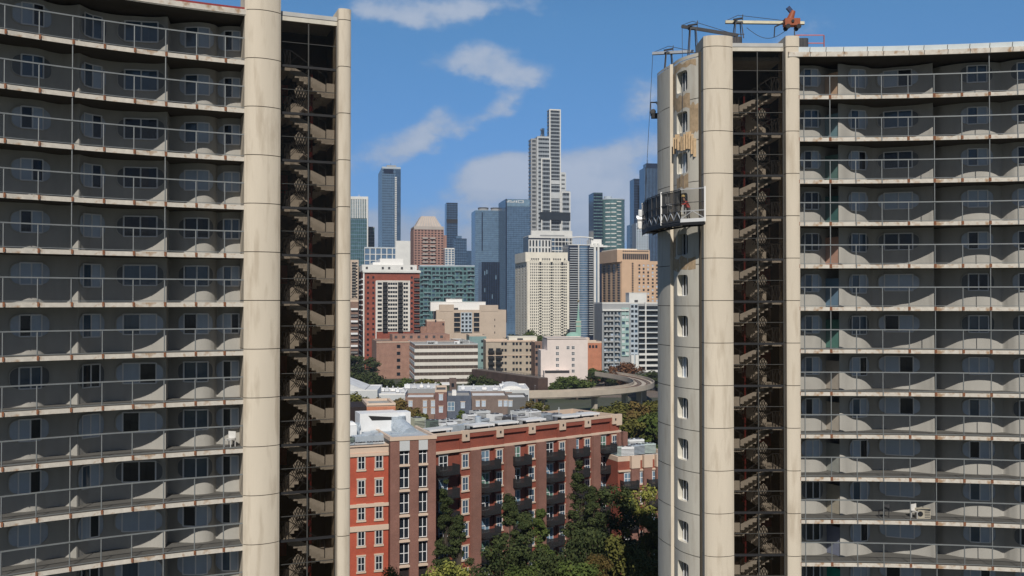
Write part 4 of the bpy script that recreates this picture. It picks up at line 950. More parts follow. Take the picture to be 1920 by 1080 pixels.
for j in range(8 if 0 else 12):
    z=b.z(698)+(b.z(572)-b.z(698))*j/12; b.balcony('f',b.px(1197),b.px(1246),z,1.8,whitec,(whitec if j<4 else palebl),(.95 if j<4 else .35),.35); b.bx(b.wall,'f',b.px(1197),b.px(1246),0,.04,z+.4,z+2.9,darkgl)
b.bx(b.wall,'f',b.px(1208.5),b.px(1210.5),0,1.9,b.z(698),b.H,whitec); b.bx(b.wall,'f',b.px(1182),b.px(1187),0,2,0,b.z(666),whitec); b.bx(b.wall,'f',b.px(1190),b.px(1196),0,2,0,b.z(666),whitec)
b.band('f',b.z(583),b.z(580),1.2,whitec,0,b.px(1178)); b.par=.8; b.parapet(whitec)
roofbox(b,b.px(1181),b.px(1214),2,12,b.z(549)-b.H+.6,whitec); b.done()
b=Bld('tan block with a white roof storey and central pale window bay',812,818,949,581,660,8,beige,None,'building','building')
b.facade('f',b.px(851),b.px(863),b.z(623),b.z(586),1,4,.95,.85,beige,.4,[pane_d]); b.facade('f',b.px(864),b.px(885),b.z(623),b.z(586),3,5,.6,.6,palebl,.9,G3); b.facade('f',b.px(888),b.px(899),b.z(623),b.z(586),1,4,.95,.85,beige,.4,[pane_d])
for p_,q_ in ((927,598),(927,610),(927,622)): b.bx(b.wall,'f',b.px(p_),b.px(p_+1.4),0,.05,b.z(q_+4),b.z(q_),pane_d)
b.bx(b.wall,'f',b.px(849),b.px(851),0,.5,0,b.z(572),beige); b.bx(b.wall,'f',b.px(899),b.px(901.5),0,.5,0,b.z(572),beige); b.parapet(beige)
roofbox(b,b.px(808)-0,b.px(912),5,16,b.z(566)-b.H+.6,whp,'white_roof_storey'); roofbox(b,b.px(838),b.px(868),6,14,b.z(561)-b.H+.8,whp); b.bx(b.wall,'f',b.px(824),b.px(851),-4,.2,b.H-1,b.z(571),beige); b.bx(b.wall,'f',b.px(901),b.px(934),-4,.2,b.H-1,b.z(572),beige)
b.done()
b=Bld('small stepped brown brick block in front of the tan block',None,800,834,600,630,8,pinkbr,18,'building','building'); b.win[('f',.9,1.6,None)]=[(b.T('f',b.px(817),.05,b.z(602)),pane_d),(b.T('f',b.px(831),.05,b.z(608)),pane_d)]; b.parapet(stone); b.box('lower_wing',-14,0,2,16,0,b.z(613),pinkbr); b.done()
b=Bld('large brown brick warehouse behind the striped office',None,706,860,640,545,12,pinkbr,40,'warehouse','warehouse',roofm=mat('brown_roof',(.23,.17,.14),.95,.25,.2),par=.6)
for j in range(5):
    for a in (746,749): b.win.setdefault(('f',1.1,1.9,None),[]).append((b.T('f',b.px(a),.05,b.z(650+j*13)),pane_d))
b.band('f',b.z(642.5),b.z(640.8),.3,stone); b.parapet(pinkbr); 
k=MB(); k.box(b.px(740),b.px(850),14,34,b.H-.5,b.H+3.2,pinkbr); 
for i in range(7): u=b.px(744)+(b.px(846)-b.px(744))*i/7; k.box(u,u+1.6,13.95,14,b.H+1,b.H+2.6,dkg)
k.build('upper_storey',b.t); b.done()
b=Bld('white and brown horizontally striped office block',753,778,896,645,510,10,mat('stripe_brown',(.22,.17,.14),.8,.1,.4),None,'office_block','office block',roofm=roofg,par=.5)
for j in range(7):
    z0=b.z(655.5+j*12.6,510); b.band('f',z0-1.45,z0+.35,.25,wp); b.band('l',z0-1.45,z0+.35,.25,pale)
    for i in range(6): b.win.setdefault(('l',b.d/6*.6,1.5,None),[]).append((b.T('l',b.d*(i+.5)/6,.05,z0+1.2),pane_b))
    for i in range(14): b.win.setdefault(('f',b.W/14*.93,1.4,None),[]).append((b.T('f',b.W*(i+.5)/14,.04,z0+1.2),mat('bronze_glass',(.09,.07,.06),.3,.2,.5)))
b.band('l',0,b.H-.2,.0,pale) if 0 else None
b.parapet(pale,t=.3)
rnd=random.Random(4)
for i in range(7):
    x=b.px(790)+rnd.random()*(b.px(870)-b.px(790)); k=MB(); k.box(x,x+rnd.uniform(2,6),5,8,b.H-.4,b.H+rnd.uniform(.8,1.8),pale if i%2 else wht); k.box(x+.3,x+1.5,4.8,5,b.H,b.H+.5,dkg); k.build('roof_vent',b.t)
b.box('entry_canopy',b.px(872),b.W+1.0,-3,-.3,b.z(719),b.z(715),whp) if 0 else None
b.done()
b=Bld('sage green stucco building between the striped office and beige lofts',None,880,912,628,600,8,mat('sage_stucco',(.20,.31,.31),.9,.12,.3),20,'building','building'); b.win[('f',1.2,1.5,None)]=[(b.T('f',b.px(904),.05,b.z(640+12*j)),pane_d) for j in range(4)]; b.parapet(beige); b.done()
b=Bld('beige loft building with stacked black balconies',None,911,1003,638,575,6,mat('loft_beige',(.42,.36,.29),.9,.12,.3),22,'apartment_block','apartment block')
for j in range(5):
    for p_ in (942,948,963,969,976,988,995): b.win.setdefault(('f',1.35,1.6,None),[]).append((b.T('f',b.px(p_),.05,b.z(645+12*j)),pane_d))
for j in range(4):
    for p_ in (915,929): b.balcony('f',b.px(p_),b.px(p_+12),b.z(661+11*j),1.6,black,black); b.bx(b.wall,'f',b.px(p_+1),b.px(p_+10),0,.04,b.z(660+11*j),b.z(653+11*j),darkgl)
b.band('f',b.z(641),b.z(638.8),.4,stone); b.band('f',b.z(667),b.z(666),.3,stone); b.parapet(stone); roofbox(b,b.px(955),b.px(1008),3,14,2.6,cream,'roof_storey'); b.done()
b=Bld('narrow dark brown brick building left of the white building',None,1003,1026,642,560,6,brownbr,18,'building','building')
b.win[('f',1.3,1.8,None)]=[(b.T('f',b.px(1006+5*(i%2)),.05,b.z(650+11*(i//2))),pane_d) for i in range(8)]; b.parapet(brownbr); b.done()
b=Bld('blank white building with sparse small windows in front of the skyline',None,1026,1102,633.5,500,5,mat('pinkish_white_stucco',(.68,.60,.56),.9,.06,.3),22,'building','building')
l=[]
for p_ in (1045,1074.5):
    for q_ in (652,663,674,685,696): l.append((b.T('f',b.px(p_),.05,b.z(q_)),pane_d))
l.append((b.T('f',b.px(1065),.05,b.z(652)),pane_d)); b.win[('f',1.7,1.7,'window_sash')]=l
st=b.wall.mats[0]; b.bx(b.wall,'f',b.px(1014),0,-14,.02,0,b.z(657),st); b.bx(b.wall,'f',b.px(1018),b.px(1066),.02,6,0,b.z(694),st)
b.par=.5; b.parapet(st); b.bx(b.wall,'f',b.px(1092),b.W,-8,.15,b.H-2.2,b.H+.3,redbr) if 0 else None
b.box('loading_canopy',b.px(1019),b.px(1064),-7,-6,b.z(695),b.z(693),dkg); b.done()
b=Bld('orange brick block behind the white building with the copper dome',None,1092,1128,640,530,5,orangebr,16,'building','building'); b.parapet(stone); b.win[('f',1.2,1.6,None)]=[(b.T('f',b.px(1106+6*i),.05,b.z(650)),pane_d) for i in range(3)]; b.done()
c=thing('church','green copper dome and slender spire of a church behind the white building','church',P(1075,565,560)*1,0); c.location.z=0
k=MB(); z0=Z(633,560); rr=4.6
k.box(-6,9,-5,8,0,z0,stone); k.build('nave',c); k=MB()
for i in range(6):
    a0=i*pi/12; a1=(i+1)*pi/12; k.tube((0,0,z0+rr*.72*sin(a0)),(0,0,z0+rr*.72*sin(a1)),rr*cos(a0),copper,16,max(.02,rr*cos(a1)))
k.build('dome',c); k=MB(); xs=(1084.3-1075)/F*560; k.box(xs-1.4,xs+1.4,-2,1,0,Z(600,560),copper); k.tube((xs,-.5,Z(600,560)),(xs,-.5,Z(570,560)),.9,copper,8,.12); 
for z in (Z(612,560),Z(604,560)): k.box(xs-1.6,xs+1.6,-2.2,1.2,z,z+.4,stone)
k.build('spire',c); k=MB(); k.tube((xs,-.5,Z(566.5,560)),(xs,-.5,Z(564.5,560)),.45,mat('gilded_ball',(.6,.5,.3),.3,.05,1,metal=.7),12,.9); k.tube((xs,-.5,Z(564.5,560)),(xs,-.5,Z(562,560)),.9,MATS['gilded_ball'],12,.35); k.tube((xs,-.5,Z(570,560)),(xs,-.5,Z(566,560)),.1,copper,6); k.build('finial',c)
# fillers at the left edge
b=Bld('beige apartment block peeping out at the left tower edge',None,630,672,487,650,8,beige,20,'apartment_block','apartment block')
b.facade('f',0,b.W,b.z(560),b.z(490),6,12,.5,.5,beige,.3,[pane_d])
for j in range(12): b.balcony('f',b.px(660),b.px(667),b.z(555-5.4*j),1.3,cream,black)
b.parapet(beige); b.done()
b=Bld('brown block with small white balconies under the beige block at the left edge',None,630,672,563,600,8,brownbr,18,'apartment_block','apartment block')
for j in range(10): b.balcony('f',b.px(658),b.px(671),b.z(685-11.5*j),1.4,whitec,(wht if j%2 else dkg))
b.parapet(stone); b.done()
# ---------- near low rises ----------
def house(label,l,r,top,D,m,roofm,phi=4,depth=14,wins=(),wz=3.1,frame='white_metal',parm=None):
    b=Bld(label,None,l,r,top,D,phi,m,depth,'house','house',roofm=roofm,par=.7)
    for p_,q_ in wins: b.win.setdefault(('f',1.25,1.9,frame),[]).append((b.T('f',b.px(p_),.05,b.z(q_)),pane_l))
    for p_,q_ in wins: b.bx(b.wall,'f',b.px(p_)-.8,b.px(p_)+.8,0,.1,b.z(q_)+1.0,b.z(q_)+1.2,stone)
    b.parapet(parm or m); return b
b=house('brown brick row house with a raised end bay and dark porches',760,815,745,305,brownbr,roofw,wins=((797,757),(812,757),(797,771),(812,771),(770,757))); b.bx(b.wall,'f',b.px(812),b.px(815),0,.4,0,b.H,stone) if 0 else None; b.done()
b=house('taller maroon brick house bay standing between two brown row houses',816,838,731,298,brick('maroon_brick',(.19,.10,.09),(.16,.09,.08)),roofd,depth=16,wins=((827,745),(827,768)),parm=stone); b.done()
b=house('slate blue house with one large white framed window',838,884,742,300,blb,roofg,depth=16,wins=((868,760),)); b.win.setdefault(('f',2.2,2.9,'white_metal'),[]).append((b.T('f',b.px(846),.05,b.z(762)),palegl)); b.bx(b.wall,'f',b.px(848),b.px(856),-6,-3,b.H-1,b.z(734),whp); b.done()
b=house('long brown brick house with paired pale windows right of the slate blue house',884,952,742,303,brick('umber_brick',(.20,.155,.135),(.17,.13,.115)),roofw,depth=15,wins=((896,757),(907,757),(938,757),(948,757))); b.done()
b=house('dark grey house beneath the left end of the curved viaduct',952,990,745,306,mat('dark_render',(.13,.13,.13),.9,.1,.5),roofw,depth=14,wins=((957,757),)); b.done()
b=Bld('tall dark brown chimney block rising over the white roofs',None,843,856,711,330,5,dkbr,6,'stair_bulkhead','roof bulkhead',zbase=0); b.parapet(dkbr); b.bx(b.wall,'f',b.px(829),b.px(843),-5,0,b.z(722),b.z(719.5),whp); b.win[('f',.9,1.3,None)]=[(b.T('f',b.px(849),.05,b.z(722)),pane_d)]; b.done()
b=Bld('white gabled shed roof building at the left tower edge',None,640,708,731,330,3,pale,20,'shed','shed',roofm=roofw,par=.3)
k=MB(); x0,x1=b.px(640),b.px(684); zt=b.z(714); k.add([(x0,0,b.H),(x1,0,b.H),(x0,0,zt),(x0,20,b.H),(x1,20,b.H),(x0,20,zt)],[(0,1,2),(1,4,5,2),(3,5,4),(0,2,5,3)],roofw); k.build('gable_roof',b.t)
b.parapet(whp); b.done()
for i,(l,r,top,D,lab) in enumerate(((705,760,738,335,'low white roof with vents behind the brown row houses'),(858,960,733,345,'long white flat roof behind the slate blue house'),(940,992,729,350,'white vaulted roof beside the dark rail viaduct'),(756,822,729,350,'grey flat roof below the striped office'))):
    b=Bld(lab,None,l,r,top,D,3,(pale,brownbr,pale,grayc)[i],22,'low_building','low building',roofm=roofw,par=.5); b.parapet((whp,pale,whp,grayc)[i])
    if i==2:
        k=MB(); n=8
        for q in range(n):
            a0=pi*q/n;a1=pi*(q+1)/n; f=lambda a:(b.W*.4-b.W*.35*cos(a),b.H-.3+1.3*sin(a)); p_,q_=f(a0),f(a1); k.quad((p_[0],1,p_[1]),(q_[0],1,q_[1]),(q_[0],20,q_[1]),(p_[0],20,p_[1]),roofw); k.add([(p_[0],1,p_[1]),(q_[0],1,q_[1]),(b.W*.4,1,b.H-.3)],[(0,1,2)],whp)
        k.build('vaulted_roof',b.t)
    b.win[('f',1.2,1.5,None)]=[(b.T('f',b.W*(j+.5)/5,.05,b.H-3),pane_d) for j in range(5)]
    b.done()
    rnd=random.Random(i+20)
    for j in range(5 if i!=2 else 3):
        w=rnd.uniform(1,2.2); k=MB(); k.box(-w/2,w/2,-.7,.7,.15,rnd.uniform(.9,1.7),(wht,alu,whp)[j%3]); k.tube((0,0,.8),(0,0,2.0),.28,alu,10); k.box(-w/2-.1,w/2+.1,-.8,.8,0,.15,dkg)
        lo=b.t.matrix_basis@Vector((b.W*(j+.5)/5,4+8*rnd.random(),b.H-.4)); lo=Matrix.Rotation(b.phi,4,'Z')@Vector((b.W*(j+.5)/5,4+8*rnd.random(),b.H-.38))+b.o
        o=k.build('roof_vent',loc=lo,rz=b.phi); tag(o,'small white roof vent on the '+lab.split(' behind')[0].split(' beside')[0].split(' below')[0].split(' with')[0],'roof vent','roof vents on the '+lab.split(' behind')[0].split(' beside')[0].split(' below')[0].split(' with')[0])
# ---------- viaducts ----------
guide=mat('guideway_concrete',(.46,.40,.33),.9,.12,.2)
vi=thing('rail_viaduct','curving pale concrete elevated rail viaduct above the olive trees','viaduct',(0,0,0))
pts=[P(981,565,372),P(1062,565,376),P(1123,565,384),P(1165,565,393),P(1195,565,404),P(1207,565,418),P(1203,565,432),P(1190,565,446),P(1165,565,462),P(1130,565,480)]
zd=8.0
def cr(ps,n=6):
    out=[]
    for i in range(len(ps)-1):
        p0,p1,p2,p3=ps[max(i-1,0)],ps[i],ps[i+1],ps[min(i+2,len(ps)-1)]
        for k in range(n):
            t=k/n; out.append(.5*((2*p1)+(p2-p0)*t+(2*p0-5*p1+4*p2-p3)*t*t+(3*p1-p0-3*p2+p3)*t**3))
    return out+[ps[-1]]
path=cr([Vector((p.x,p.y)) for p in pts])
dk=MB(); N_=[]
for i,p in enumerate(path):
    a=path[max(i-1,0)];c_=path[min(i+1,len(path)-1)]; d=(c_-a).normalized(); N_.append(Vector((d.y,-d.x)))
Wd=4.2; pw=MB(); tr=MB(); tie=MB(); pw2=MB()
for i in range(len(path)-1):
    def q(j,o,z): v=path[j]+N_[j]*o; return (v.x,v.y,z)
    j=i+1
    for (o0,o1,z0,z1,m) in ((-Wd,Wd,zd-1.4,zd,guide),):
        dk.add([q(i,o0,z0),q(j,o0,z0),q(j,o1,z0),q(i,o1,z0),q(i,o0,z1),q(j,o0,z1),q(j,o1,z1),q(i,o1,z1)],[(0,1,2,3),(4,7,6,5),(0,4,5,1),(2,6,7,3),(0,3,7,4),(1,5,6,2)],m)
    for s_ in (-1,1):
        o0=s_*Wd;o1=s_*(Wd+.3); (pw if s_>0 else pw2).add([q(i,o0,zd-1.0),q(j,o0,zd-1.0),q(j,o1,zd-1.0),q(i,o1,zd-1.0),q(i,o0,zd+1.1),q(j,o0,zd+1.1),q(j,o1,zd+1.1),q(i,o1,zd+1.1)],[(0,1,2,3),(4,7,6,5),(0,4,5,1),(2,6,7,3),(0,3,7,4),(1,5,6,2)],guide)
    for o in (-2.6,-1.2,1.2,2.6):
        tr.bar(q(i,o,zd+.12),q(j,o,zd+.12),.12,.15,rust)
    for o in (-1.9,1.9): tie.add([q(i,o-1,zd+.03),q(j,o-1,zd+.03),q(j,o+1,zd+.03),q(i,o+1,zd+.03)],[(0,1,2,3)],mat('track_bed',(.16,.13,.11),.95,.2,.5))
dk.build('deck',vi); pw.build('parapet_wall',vi); pw2.build('parapet_wall',vi); tr.build('rail',vi); tie.build('track_bed',vi)
for i in (3,11,19,25,31,37,45):
    p=path[i]; k=MB(); k.box(-1.1,1.1,-.7,.7,0,zd-2.4,guide); frus(k,-1.1,1.1,-.7,.7,zd-2.4,-3.4,3.4,-.8,.8,zd-1.42,guide); k.build('pier',vi,(p.x,p.y,0),math.atan2(-N_[i].x,N_[i].y)*0+math.atan2(N_[i].y,N_[i].x))
dv=thing('steel_viaduct','dark rust brown steel rail viaduct beside the white building','viaduct',(0,0,0))
a=P(893,565,470); c_=P(1018,565,415); k=MB(); dr=mat('rusted_girder',(.085,.055,.045),.9,.3,.3)
a2=Vector((a.x,a.y,9.5)); c2=Vector((c_.x,c_.y,9.5)); k.bar(a2-Vector((0,0,1.9)),c2-Vector((0,0,1.9)),5,6.4,dr); k.build('girder',dv); k=MB(); k.bar(a2+Vector((0,0,1.4)),c2+Vector((0,0,1.4)),4.4,.25,MATS['track_bed'])
k.build('track_bed',dv); k=MB()
for t in (-1,1):
    for i in range(24):
        p=a2+(c2-a2)*i/23+Vector((0,t*2.4,1.3)); k.bar(p,p+Vector((0,0,1.1)),.08,.08,dkg)
    k.bar(a2+Vector((0,t*2.4,2.4)),c2+Vector((0,t*2.4,2.4)),.08,.08,dkg)
k.build('handrail',dv)
for i in range(6):
    p=a2+(c2-a2)*(i+.5)/6; k=MB(); k.box(-.5,.5,-2.2,-1.6,0,4.4,dr); k.box(-.5,.5,1.6,2.2,0,4.4,dr); k.box(-.4,.4,-1.6,1.6,3.4,4.3,dr); k.build('bent',dv,(p.x,p.y,0))
# rail yard strip
k=MB(); k.quad((40,440,.006),(70,440,.006),(75,560,.006),(30,560,.006),MATS['track_bed']); k.build('rail_yard_ground',kind='structure')
k=MB(); k.quad((-60,98,.008),(60,112,.008),(60,120,.008),(-60,106,.008),asph); k.build('street',kind='structure')
k=MB(); k.quad((-60,96,.10),(60,110,.10),(60,112,.10),(-60,98,.10),mat('pavement',(.32,.31,.29),.9,.15,1)); k.build('pavement',kind='structure')
# =========================================================
#  RED BRICK COMPLEX
# =========================================================
winf='window_sash'
cb=Bld('red brick apartment block with a brown fronted corner bay and stone bands',None,560,729,842,116.5,20,redbr2,26,'brick_building','apartment building',roofm=mat('grey_blue_roof',(.38,.42,.46),.85,.2,.3),par=.9)
cb.H=Z(842,116.5)
def zrow(py,D=115): return Z(py,D)
for q_ in (877,926.5,976,1026,1076):
    for p_ in (678,711,640,610):
        x=cb.px(p_); z=zrow(q_,114.5)-.1
        cb.win.setdefault(('f',.86,1.75,winf),[]).append((cb.T('f',x,.06,z),pane_d))
        cb.bx(cb.wall,'f',x-.62,x+.62,0,.12,z-1.15,z-.92,stone); 
        if q_>880: cb.bx(cb.wall,'f',x-.60,x+.60,0,.10,z+.92,z+1.12,stone)
        cb.bx(cb.wall,'f',x-.54,x-.46,0,.08,z-.92,z+.92,stone); cb.bx(cb.wall,'f',x+.46,x+.54,0,.08,z-.92,z+.92,stone)
for q_,h in ((842,.35),(862,.28),(960.5,.3),(1003,.55)): z=zrow(q_,115); cb.bx(cb.wall,'f',0,cb.W,0,.18,z-h,z+.1 if q_!=842 else cb.H+.05,stone)
cb.parapet(stone)
# bay
bx0=cb.px(729.5); bx1=cb.px(814); by=.9; zb_=Z(831,114.6)
k=MB(); k.box(bx0,bx1,-by+.45,9,0,zb_-.4,pane_d if 0 else mat('bay_core',(.03,.025,.025),.4,.1,1))
xs=[bx0,cb.px(747.5)-.35,0,0]
x1a,x1b=bx0+(bx1-bx0)*.20,bx0+(bx1-bx0)*.42; x2a,x2b=bx0+(bx1-bx0)*.62,bx0+(bx1-bx0)*.82
for a_,c_ in ((bx0,x1a),(x1b,x2a),(x2b,bx1)): k.box(a_,c_,-by,0,0,zb_-.45,pier_br)
k.box(bx1-.01,bx1+.02,-by+.02,9,0,zb_-.45,pier_br)
k.box(bx0-.08,bx1+.1,-by-.1,-by+.3,zb_-.45,zb_,stone); k.box(bx1-.3,bx1+.1,-by+.3,9,zb_-.45,zb_,stone); k.box(bx0-.08,bx0+.3,-by+.3,9,zb_-.45,zb_,stone); k.box(bx0+.3,bx1-.3,-by+.3,9,zb_-.4,zb_-.3,MATS['grey_blue_roof'])
for a_,c_ in ((x1a,x1b),(x2a,x2b)):
    k.box(a_,c_,-by-.03,-.3,zb_-1.75,zb_-.45,pale)
    for q_ in (890,940,990,1040,1090): z=Z(q_,113.8); k.box(a_-.05,c_+.05,-by-.08,-.3,z-.12,z+.12,stone)
k.build('corner_bay',cb.t)
for a_,c_ in ((x1a,x1b),(x2a,x2b)):
    for q_ in (869,915,965,1015,1065):
        z=Z(q_,113.8); w=(c_-a_)
        cb.win.setdefault(('f',round(w,3),2.6,winf),[]).append((((a_+c_)/2,-by+.4,z),pane_d))
cb.done()
# long wing
wo=P(818,565,126.5); WA=R(43)
wg=Bld('long red brick apartment wing with black balconies receding to the right',None,812,1161,813.7,131,39.2,redbr,11,'brick_building','apartment building',roofm=roofd,par=.9)
wg.H=25.9
H=wg.H
def wpx(p): return wg.px(p)
wins=[871,935,995,1052,1099,1150]; bals=[834,912,970,1032,1080,1131]
rows=[H-4.1-3.19*j for j in range(7)]
for p_ in wins:
    x=wpx(p_)
    wg.bx(wg.wall,'f',x-1.0,x+.8,0,.25,0,H-.9,redbr) 
    wg.bx(wg.wall,'f',x+.8,x+2.3,0,.9,0,H-2.75,pier_br)
    wg.bx(wg.wall,'f',x-.65,x+.55,.0,.5,H-1.35,H+.12,stone); wg.bx(wg.wall,'f',x-.15,x+.12,.5,.53,H-.8,H-.45,black)
    for z in rows:
        wg.win.setdefault(('f',1.0,1.85,winf),[]).append((wg.T('f',x-.1,.30,z),pane_b))
        wg.bx(wg.wall,'f',x-.8,x+.62,.2,.42,z-1.15,z-.95,stone); wg.bx(wg.wall,'f',x-.8,x+.62,.2,.38,z+.95,z+1.1,stone); wg.bx(wg.wall,'f',x-.72,x-.62,.2,.36,z-.95,z+.95,stone); wg.bx(wg.wall,'f',x+.42,x+.52,.2,.36,z-.95,z+.95,stone)
for n_,p_ in enumerate(bals):
    x=wpx(p_)
    for j,z in enumerate(rows):
        g=(pane_d,palegl,mat('green_sliding_glass',(.12,.22,.18),.3,.1,.5))[(n_+j)%3]
        wg.win.setdefault(('f',1.5,2.1,winf),[]).append((wg.T('f',x-.3,.06,z+.0),g))
        wg.bx(wg.wall,'f',x-1.3,x+.7,0,.15,z+1.08,z+1.25,stone)
        if j>0 or 1:
            wg.balcony('f',x-1.55,x+1.35,z-1.45,1.75,black,mat('balcony_bar_screen',(.03,.03,.032),.6,.1,3,alpha=.75),1.1,.22)
wg.band('f',H-2.75,H-2.45,.42,stone); wg.band('f',H-.9,H-.05,.3,redbr); wg.band('f',H-.3,H+.05,.36,stone)
wg.bx(wg.wall,'f',wg.W-1.0,wg.W,0,.9,0,H-2.75,pier_br); wg.bx(wg.wall,'f',wg.W-1.1,wg.W+.05,0,.55,H-1.6,H+.15,stone)
wg.parapet(stone,t=.35); wg.done()
lw=Bld('lower red brick wing with grey roof at the right end of the long wing',None,1158,1262,857,148,22,redbr,16,'brick_building','apartment building',roofm=mat('pale_grey_roof',(.42,.45,.46),.85,.2,.3),par=.7)
H2=lw.H
for p_ in (1176,1200,1222,1245):
    x=lw.px(p_); 
    for j in range(5): 
        z=H2-3.4-3.1*j; lw.win.setdefault(('f',1.3,1.8,winf),[]).append((lw.T('f',x,.06,z),(palegl,pane_d)[j%2])); lw.bx(lw.wall,'f',x-.85,x+.85,0,.12,z-1.15,z-.92,stone); lw.bx(lw.wall,'f',x-.85,x+.85,0,.12,z+.92,z+1.1,stone)
        if p_ in (1176,1222): lw.balcony('f',x-1.3,x+1.3,z-1.4,1.4,black,MATS['balcony_bar_screen'])
for p_ in (1188,1211,1234): lw.bx(lw.wall,'f',lw.px(p_)-.7,lw.px(p_)+.7,0,.6,0,H2-.6,pier_br); lw.bx(lw.wall,'f',lw.px(p_)-.75,lw.px(p_)+.75,0,.7,H2-1.8,H2+.1,stone)
lw.band('f',H2-2.3,H2-2.05,.3,stone); lw.parapet(stone); lw.done()
# roof house on the block
rh=Bld('orange brick roof house behind the white rooftop plant box',None,688,742,757,131,14,orangebr,7,'roof_house','roof house',zbase=24,par=.4); rh.band('f',rh.H-.25,rh.H+.05,.15,stone); rh.parapet(stone); rh.bx(rh.wall,'f',-4.5,0,-7,.0,24,rh.H-.4,mat('charcoal_wall',(.03,.022,.022),.9,.1,1)); rh.win[('f',.9,1.9,None)]=[(rh.T('f',rh.W*.25,.05,26.2),pane_d)]; rh.done()
# ---- roof plant: local frame helpers ----
def acunit(name,label,cat,loc,rz,w,d,h,m,group=None,fans=1,tilt=0):
    t=thing(name,label,cat,loc,rz,group); k=MB(); k.box(-w/2,w/2,-d/2,d/2,.18,h,m); 
    for i in range(int(h/.22)-1): k.box(-w/2-.015,w/2+.015,-d/2-.015,-d/2,.3+i*.2,.38+i*.2,dkg)
    k.build('casing',t); f=MB()
    for i in range(fans): x=-w/2+w*(i+.5)/fans; f.tube((x,0,h),(x,0,h+.09),min(w/fans,d)*.38,dkg,14); f.tube((x,0,h+.09),(x,0,h+.11),min(w/fans,d)*.1,alu,8)
    f.build('fan',t); b=MB(); b.box(-w/2-.04,-w/2+.12,-d/2-.05,d/2+.05,0,.18,dkg); b.box(w/2-.12,w/2+.04,-d/2-.05,d/2+.05,0,.18,dkg); b.build('skid',t); return t
def on(b,x,y,z=None): v=Matrix.Rotation(b.phi,4,'Z')@Vector((x,y,0))+b.o; return (v.x,v.y,(b.H-b.par+.1) if z is None else z)
gal=mat('galvanised_duct',(.46,.52,.58),.4,.12,1.2,metal=.25)
rz=cb.phi
k=MB(); k.box(-2.6,2.6,-1.7,1.7,.9,3.9,wht); k.box(2.6,4.4,-1.0,1.4,1.5,3.8,wht); k.add([(-1.5,-1.72,3.6),(1.9,-1.72,3.3),(2.3,-1.72,2.9),(-1.0,-1.72,2.95)],[(3,2,1,0)],black); k.box(-1.6,1.4,-1.5,1.5,0,.9,dkg)
p_=on(cb,cb.px(741)-.4,9.0); o=k.build('plant_box',loc=(p_[0],p_[1],p_[2]),rz=rz); tag(o,'large white rooftop plant box with a dark louvre slot','plant box')
k=MB(); k.box(-1,1,-1,1,0,2.7,wht); frus(k,-1.05,1.05,-1.05,1.05,2.7,-.7,.7,-.7,.7,3.1,wht); k.tube((0,-1.0,.5),(-.2,-2.6,.5),.75,gal,12)
p_=on(cb,cb.px(669),6.0); o=k.build('vent_housing',loc=p_,rz=rz); tag(o,'tall white vent housing with a silver elbow at the left roof edge','vent housing')
# big duct
def duct(label,pts,r,sq=False):
    k=MB()
    for a_,c_ in zip(pts,pts[1:]):
        if sq: k.bar(a_,c_,r*2,r*1.7,gal)
        else: k.tube(a_,c_,r,gal,14)
    for q_ in pts[1:-1]: k.tube(Vector(q_)-Vector((0,0,r)),Vector(q_)+Vector((0,0,r)),r*1.02,gal,14)
    for a_,c_ in zip(pts,pts[1:]):
        L_=(Vector(c_)-Vector(a_)).length; n=int(L_/.9)
        for i in range(1,n):
            q_=Vector(a_)+(Vector(c_)-Vector(a_))*i/n; dd=(Vector(c_)-Vector(a_)).normalized()*.03; 
            if not sq: k.tube(q_-dd,q_+dd,r*1.04,gal,14)
    o=k.build('duct'); tag(o,label,'duct')
def onz(b,x,y,h): v=on(b,x,y); return (v[0],v[1],v[2]+h)
X=cb.px
duct('fat silver round duct slanting down from the white plant box',[onz(cb,X(760),10.5,2.6),onz(cb,X(772),8.0,2.2),onz(cb,X(785),4.5,1.1)],1.15)
duct('long low silver duct across the front of the corner roof',[onz(cb,X(672),3.2,.9),onz(cb,X(700),3.4,.9),onz(cb,X(735),3.6,.9),onz(cb,X(764),4.0,.9)],.85,True)
duct('short silver duct branching behind the long low duct',[onz(cb,X(700),6.2,1.0),onz(cb,X(725),6.4,1.0),onz(cb,X(750),6.6,.9)],.7,True)
duct('upright silver stack pipe on the corner roof',[onz(cb,X(690),7.5,0),onz(cb,X(690),7.5,2.2),onz(cb,X(697),7.5,2.2)],.5)
rnd=random.Random(12)
for i,x in enumerate((662,676,686,698,709,720)):
    acunit('condenser','small grey fan unit in the front row of the corner block roof','condenser',on(cb,X(x),1.6),rz+rnd.uniform(-.1,.1),.85,.85,.95,(gal,alu,pale)[i%3],'fan units in the front row of the corner roof')
acunit('condenser','dark green grey cylinder cased fan unit at the far left of the corner roof','condenser',on(cb,X(661),2.9),rz,1.3,1.3,1.5,mat('grey_green_metal',(.13,.17,.15),.6,.1,1))
for i,(x,y) in enumerate(((704,9),(716,8.2),(695,11),(730,12))): acunit('air_handler','pale grey box air handler between the ducts on the corner roof','air handler',on(cb,X(x),y),rz,1.6,1.3,1.3+.3*(i%2),(alu,pale)[i%2],'air handlers between the corner roof ducts')
def mastpipe(label,loc,h): 
    k=MB(); k.tube(loc,(loc[0],loc[1],loc[2]+h),.06,pale,8); k.tube((loc[0],loc[1],loc[2]),(loc[0],loc[1],loc[2]+.25),.16,pale,8); k.bar((loc[0]-.25,loc[1],loc[2]+h*.85),(loc[0]+.25,loc[1],loc[2]+h*.85),.04,.04,pale); o=k.build('vent_pipe'); tag(o,label,'vent pipe','thin vent pipes on the long wing roof')
